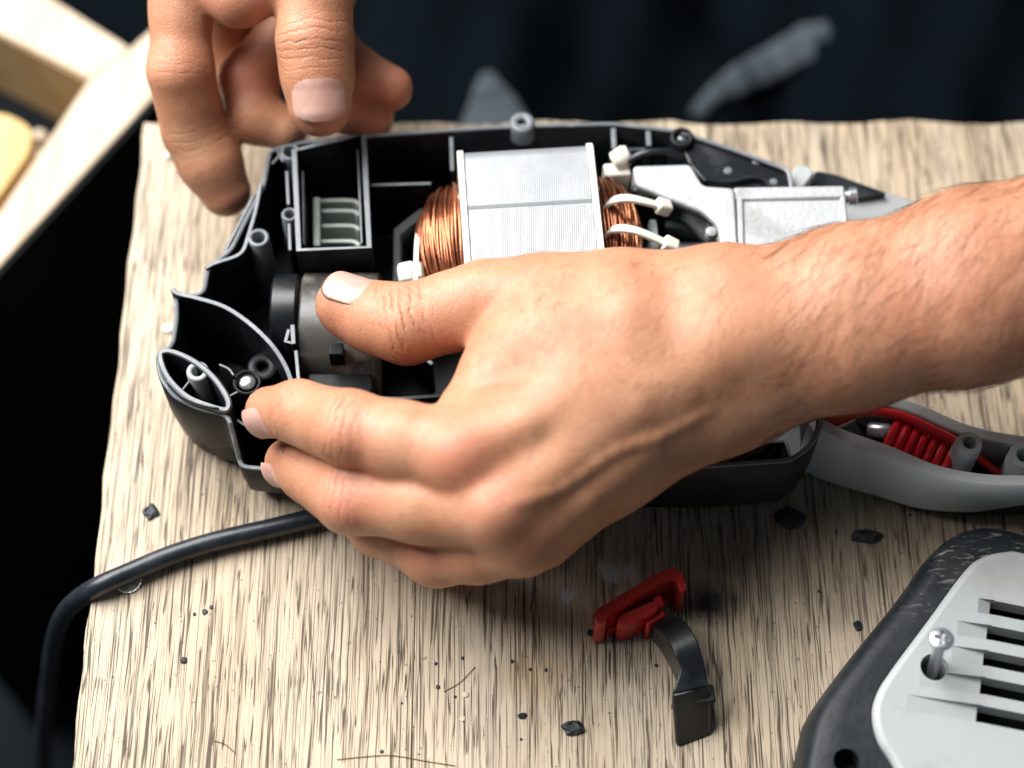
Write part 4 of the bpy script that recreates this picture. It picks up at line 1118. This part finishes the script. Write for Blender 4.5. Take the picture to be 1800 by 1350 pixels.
# the second half of the housing, lying vent side up at the lower right
cov = thing('tool_cover', 'grey vented tool cover with scuffed black rubber frame lying vent side up', 'tool cover', W(1750, 1250, 0))
oc = [(1408, 1390), (1424, 1290), (1442, 1238), (1505, 1150), (1600, 1032), (1650, 962), (1688, 932), (1738, 922), (1800, 934), (1960, 985), (2080, 1090), (2100, 1300), (2010, 1560), (1760, 1720), (1520, 1640), (1420, 1500)]
ic = [(1572, 1360), (1541, 1308), (1530, 1262), (1537, 1225), (1560, 1186), (1625, 1098), (1690, 1010), (1722, 984), (1762, 974), (1800, 977), (1930, 1020), (2000, 1100), (2010, 1290), (1940, 1480), (1760, 1600), (1640, 1520)]
ZF = 22.0
O = ccw(catmull(px2(oc, ZF), 6, True)); I = ccw(catmull(px2(ic, ZF), 6, True))
nO2 = -normals2(O, True); nI = -normals2(I, True)
def L3(P, z): return np.c_[P, np.full(len(P), float(z))]
def lerp(t): return O * (1 - t) + I * t
V, F = rings([L3(O + nO2 * 1.5, 0.3), L3(O + nO2 * 2.0, 6), L3(O + nO2 * .8, 15), L3(O - nO2 * .3, 19.6), L3(O - nO2 * 1.6, 21.6), L3(O - nO2 * 3.5, 22.6), L3(lerp(.5), 23.0), L3(lerp(.985), 23.2), L3(lerp(1.), 22.0), L3(lerp(1.), 2)], cap0=True, cap1=True)
fr = obj('rubber_frame', V, F, 'rubber', cov, sharp=55)
fr_cut = [obj('cutter', *lathe(W(1488, 1338, 23) - [0, 0, 10], (0, 0, 1), [(4.2, 0), (4.2, 20)], 24), 'black', cov)]
boolean(fr, fr_cut)
# scuff ridge on the rubber frame
V, F = rings([np.c_[q, z] for q, z in ()], True, True) if False else (None, None)
# grey panel with louvres
Q = I - nI * .25
V, F = rings([L3(Q, 19.0), L3(Q, 24.2), L3(Q - nI * .8, 25.3), L3(Q - nI * 2.2, 25.9), L3(Q - nI * 2.3, 25.9)], True, True)
pan = obj('vent_panel', V, F, 'pale_grey', cov, sharp=40)
cuts = []
zt = 25.9
def slot_cut(x0, y0, x1, y1, hpx, z0, z1, r=0):
    a, b = W(x0, y0, zt), W(x1, y1, zt); d = (b - a)[:2]; d /= np.linalg.norm(d); nn_ = np.array([-d[1], d[0]])
    h = hpx / 4.0
    P = np.array([a[:2] + nn_ * .0, b[:2], b[:2] - nn_ * h, a[:2] - nn_ * h])
    V, F = prism(P, [z0 + r, z0, z0, z0 + r], z1); return obj('cutter', V, F, 'black', cov)
SL = [(1720, 1052, 1743, 1055, 20), (1684, 1092, 1738, 1099, 20), (1674, 1136, 1732, 1143, 21), (1618, 1178, 1727, 1190, 23), (1596, 1222, 1720, 1239, 23)]
for (rx, ry, sx, sy, h) in SL:
    ex = sx + 180; ey = sy + 180 * .20
    cuts.append(slot_cut(sx, sy, ex, ey, h, 10, 30))
    cuts.append(slot_cut(rx, ry - 1, sx + 6, sy, h + 1, zt - 2.3, 31, 2.25))
cuts.append(obj('cutter', *lathe(W(1642, 1172, zt) - [0, 0, 12], (0, 0, 1), [(4.5, 0), (4.5, 22)], 30), 'black', cov))
boolean(pan, cuts)
bv = pan.modifiers.new('bevel', 'BEVEL'); bv.width = .6 * MM; bv.segments = 2; bv.limit_method = 'ANGLE'; bv.angle_limit = math.radians(40)
V, F = prism(I, 3, 6); obj('inner_floor', V, F, 'shade_black', cov)
V, F = lathe((*W(1642, 1172, zt)[:2], 8), (0, 0, 1), [(5.6, 0), (5.6, 15.5), (4.3, 15.5), (4.2, 4)], 28); obj('screw_well', V, F, 'grey_dark', cov)
# screw standing in the cover hole
hd = W(1655, 1124, 44); ft = W(1640, 1178, 22); ax = hd - ft; ax /= np.linalg.norm(ax)
scr = thing('screw', 'silver cross head screw standing loose in the grey vent cover', 'screw', ft)
V, F = lathe(ft, ax, [(1.9, -8), (1.95, np.linalg.norm(hd - ft) - 1.5), (2.2, np.linalg.norm(hd - ft) - .8)], 18); obj('shank', V, F, 'steel', scr)
hx = obj('head', *lathe(hd, ax, [(2.2, -1.2), (3.9, -.4), (4.0, .4), (3.7, 1.0), (3.0, 1.35), (1.0, 1.5)], 26), 'steel', scr, sharp=60)
cts = []
u = np.cross(ax, [0.2, 1, 0]); u /= np.linalg.norm(u); w = np.cross(ax, u)
for q, s in ((u, w), (w, u)):
    V = [hd + q * a * 2.5 + s * b * .7 + ax * c for c in (.1, 3) for a, b in ((-1, -1), (1, -1), (1, 1), (-1, 1))]
    cts.append(obj('cutter', V, [[3, 2, 1, 0], [4, 5, 6, 7], [0, 1, 5, 4], [1, 2, 6, 5], [2, 3, 7, 6], [3, 0, 4, 7]], 'black', scr))
boolean(hx, cts)

# crumbs and flakes
def crumb(px, py, w, h, tall, mat, label, name, group, seed):
    r = np.random.default_rng(seed); c = W(px, py, 0); k = 11
    a = np.sort(r.uniform(0, 2 * math.pi, k)) + np.linspace(0, .5, k)
    a = np.linspace(0, 2 * math.pi, k, endpoint=False) + r.normal(0, .12, k)
    rad = r.uniform(.8, 1.1, k)
    ring = np.c_[c[0] + np.cos(a) * rad * w / 9.5, c[1] + np.sin(a) * rad * h / 8.4]
    V, F = rings([np.c_[ring, np.full(k, .05)], np.c_[c[:2] + (ring - c[:2]) * 1.05, r.uniform(.3, .7, k) * tall], np.c_[c[:2] + (ring - c[:2]) * .62, r.uniform(.7, 1.1, k) * tall]])
    tag(obj(name, V, F, mat, smooth=name == 'bark_chip', sharp=180), label, name.replace('_', ' '), group)
crumb(1007, 1281, 38, 22, 1.6, 'crumb', 'black plastic flake on the bench left of the switch end block', 'plastic_flake', 'plastic flakes', 3)
crumb(266, 901, 27, 26, 1.2, 'crumb', 'dark round chip on the pale bench above the cord', 'plastic_flake', 'plastic flakes', 5)
crumb(1522, 945, 52, 22, 2.0, 'crumb', 'long black shaving on the bench above the rubber cover', 'plastic_flake', 'plastic flakes', 9)
crumb(1388, 912, 50, 34, 2.5, 'crumb', 'black lump beside the housing end below the forearm', 'plastic_flake', 'plastic flakes', 12)
crumb(1507, 1100, 14, 16, 1.3, 'crumb', 'black crumb just left of the rubber cover edge', 'plastic_flake', 'plastic flakes', 14)
crumb(918, 1259, 16, 9, .8, 'crumb', 'tiny black sliver left of the larger black flake', 'plastic_flake', 'plastic flakes', 15)
crumb(1038, 1113, 11, 11, .9, 'crumb', 'black crumb at the left foot of the red trigger', 'plastic_flake', 'plastic flakes', 16)
crumb(323, 1161, 11, 10, .7, 'crumb', 'lone dark crumb on the bright left bench below the cord', 'plastic_flake', 'plastic flakes', 17)
small = [(900, 1163, 9), (932, 1177, 7), (959, 1178, 8), (766, 1167, 8), (770, 1208, 10), (813, 1157, 8), (671, 1321, 8), (342, 1080, 8), (360, 1076, 14), (372, 1068, 10), (1154, 1170, 9), (706, 1236, 5), (800, 1225, 7), (916, 1300, 6), (1440, 1040, 8), (1600, 905, 8), (1470, 935, 8)]
for k, (a, b, s) in enumerate(small):
    where = 'in the cluster of three below the cable' if a < 500 else 'left of the black switch arm' if a == 1154 else 'between the grey handle and the rubber cover' if a > 1400 else 'at the bottom edge beside the long hair' if b > 1290 else 'scattered below the front hand'
    crumb(a, b, s * .75, s * .7, .35, 'crumb', 'tiny dark crumb ' + where, 'crumb', 'tiny dark crumbs ' + where, 40 + k)
for k, (a, b, s, lab) in enumerate([(819, 1221, 11, 'upper pale chip on the bench below the hand'), (813, 1264, 10, 'lower pale chip on the bench below the hand'), (294, 275, 16, 'white bead on the bench behind the back index finger'), (296, 578, 22, 'white bead on the bench left of the housing')]):
    crumb(a, b, s, s * .8, 1.6 if k > 1 else .5, 'nylon' if k > 1 else 'chip', lab, 'chip', 'pale chips', 80 + k)
for k, (pts, lab) in enumerate([([(592, 1335), (640, 1330), (690, 1328), (750, 1338), (800, 1346)], 'long curly hair on the bench at the bottom edge'), ([(376, 1302), (395, 1308), (414, 1324)], 'short hair on the bench at the lower left'), ([(780, 1216), (810, 1198), (835, 1172)], 'thin hair on the bench below the hand')]):
    V, F = tube(catmull([W(a, b, .35) for a, b in pts], 8), .13, 5); tag(obj('hair', V, F, 'hair'), lab, 'hair', 'loose hairs')
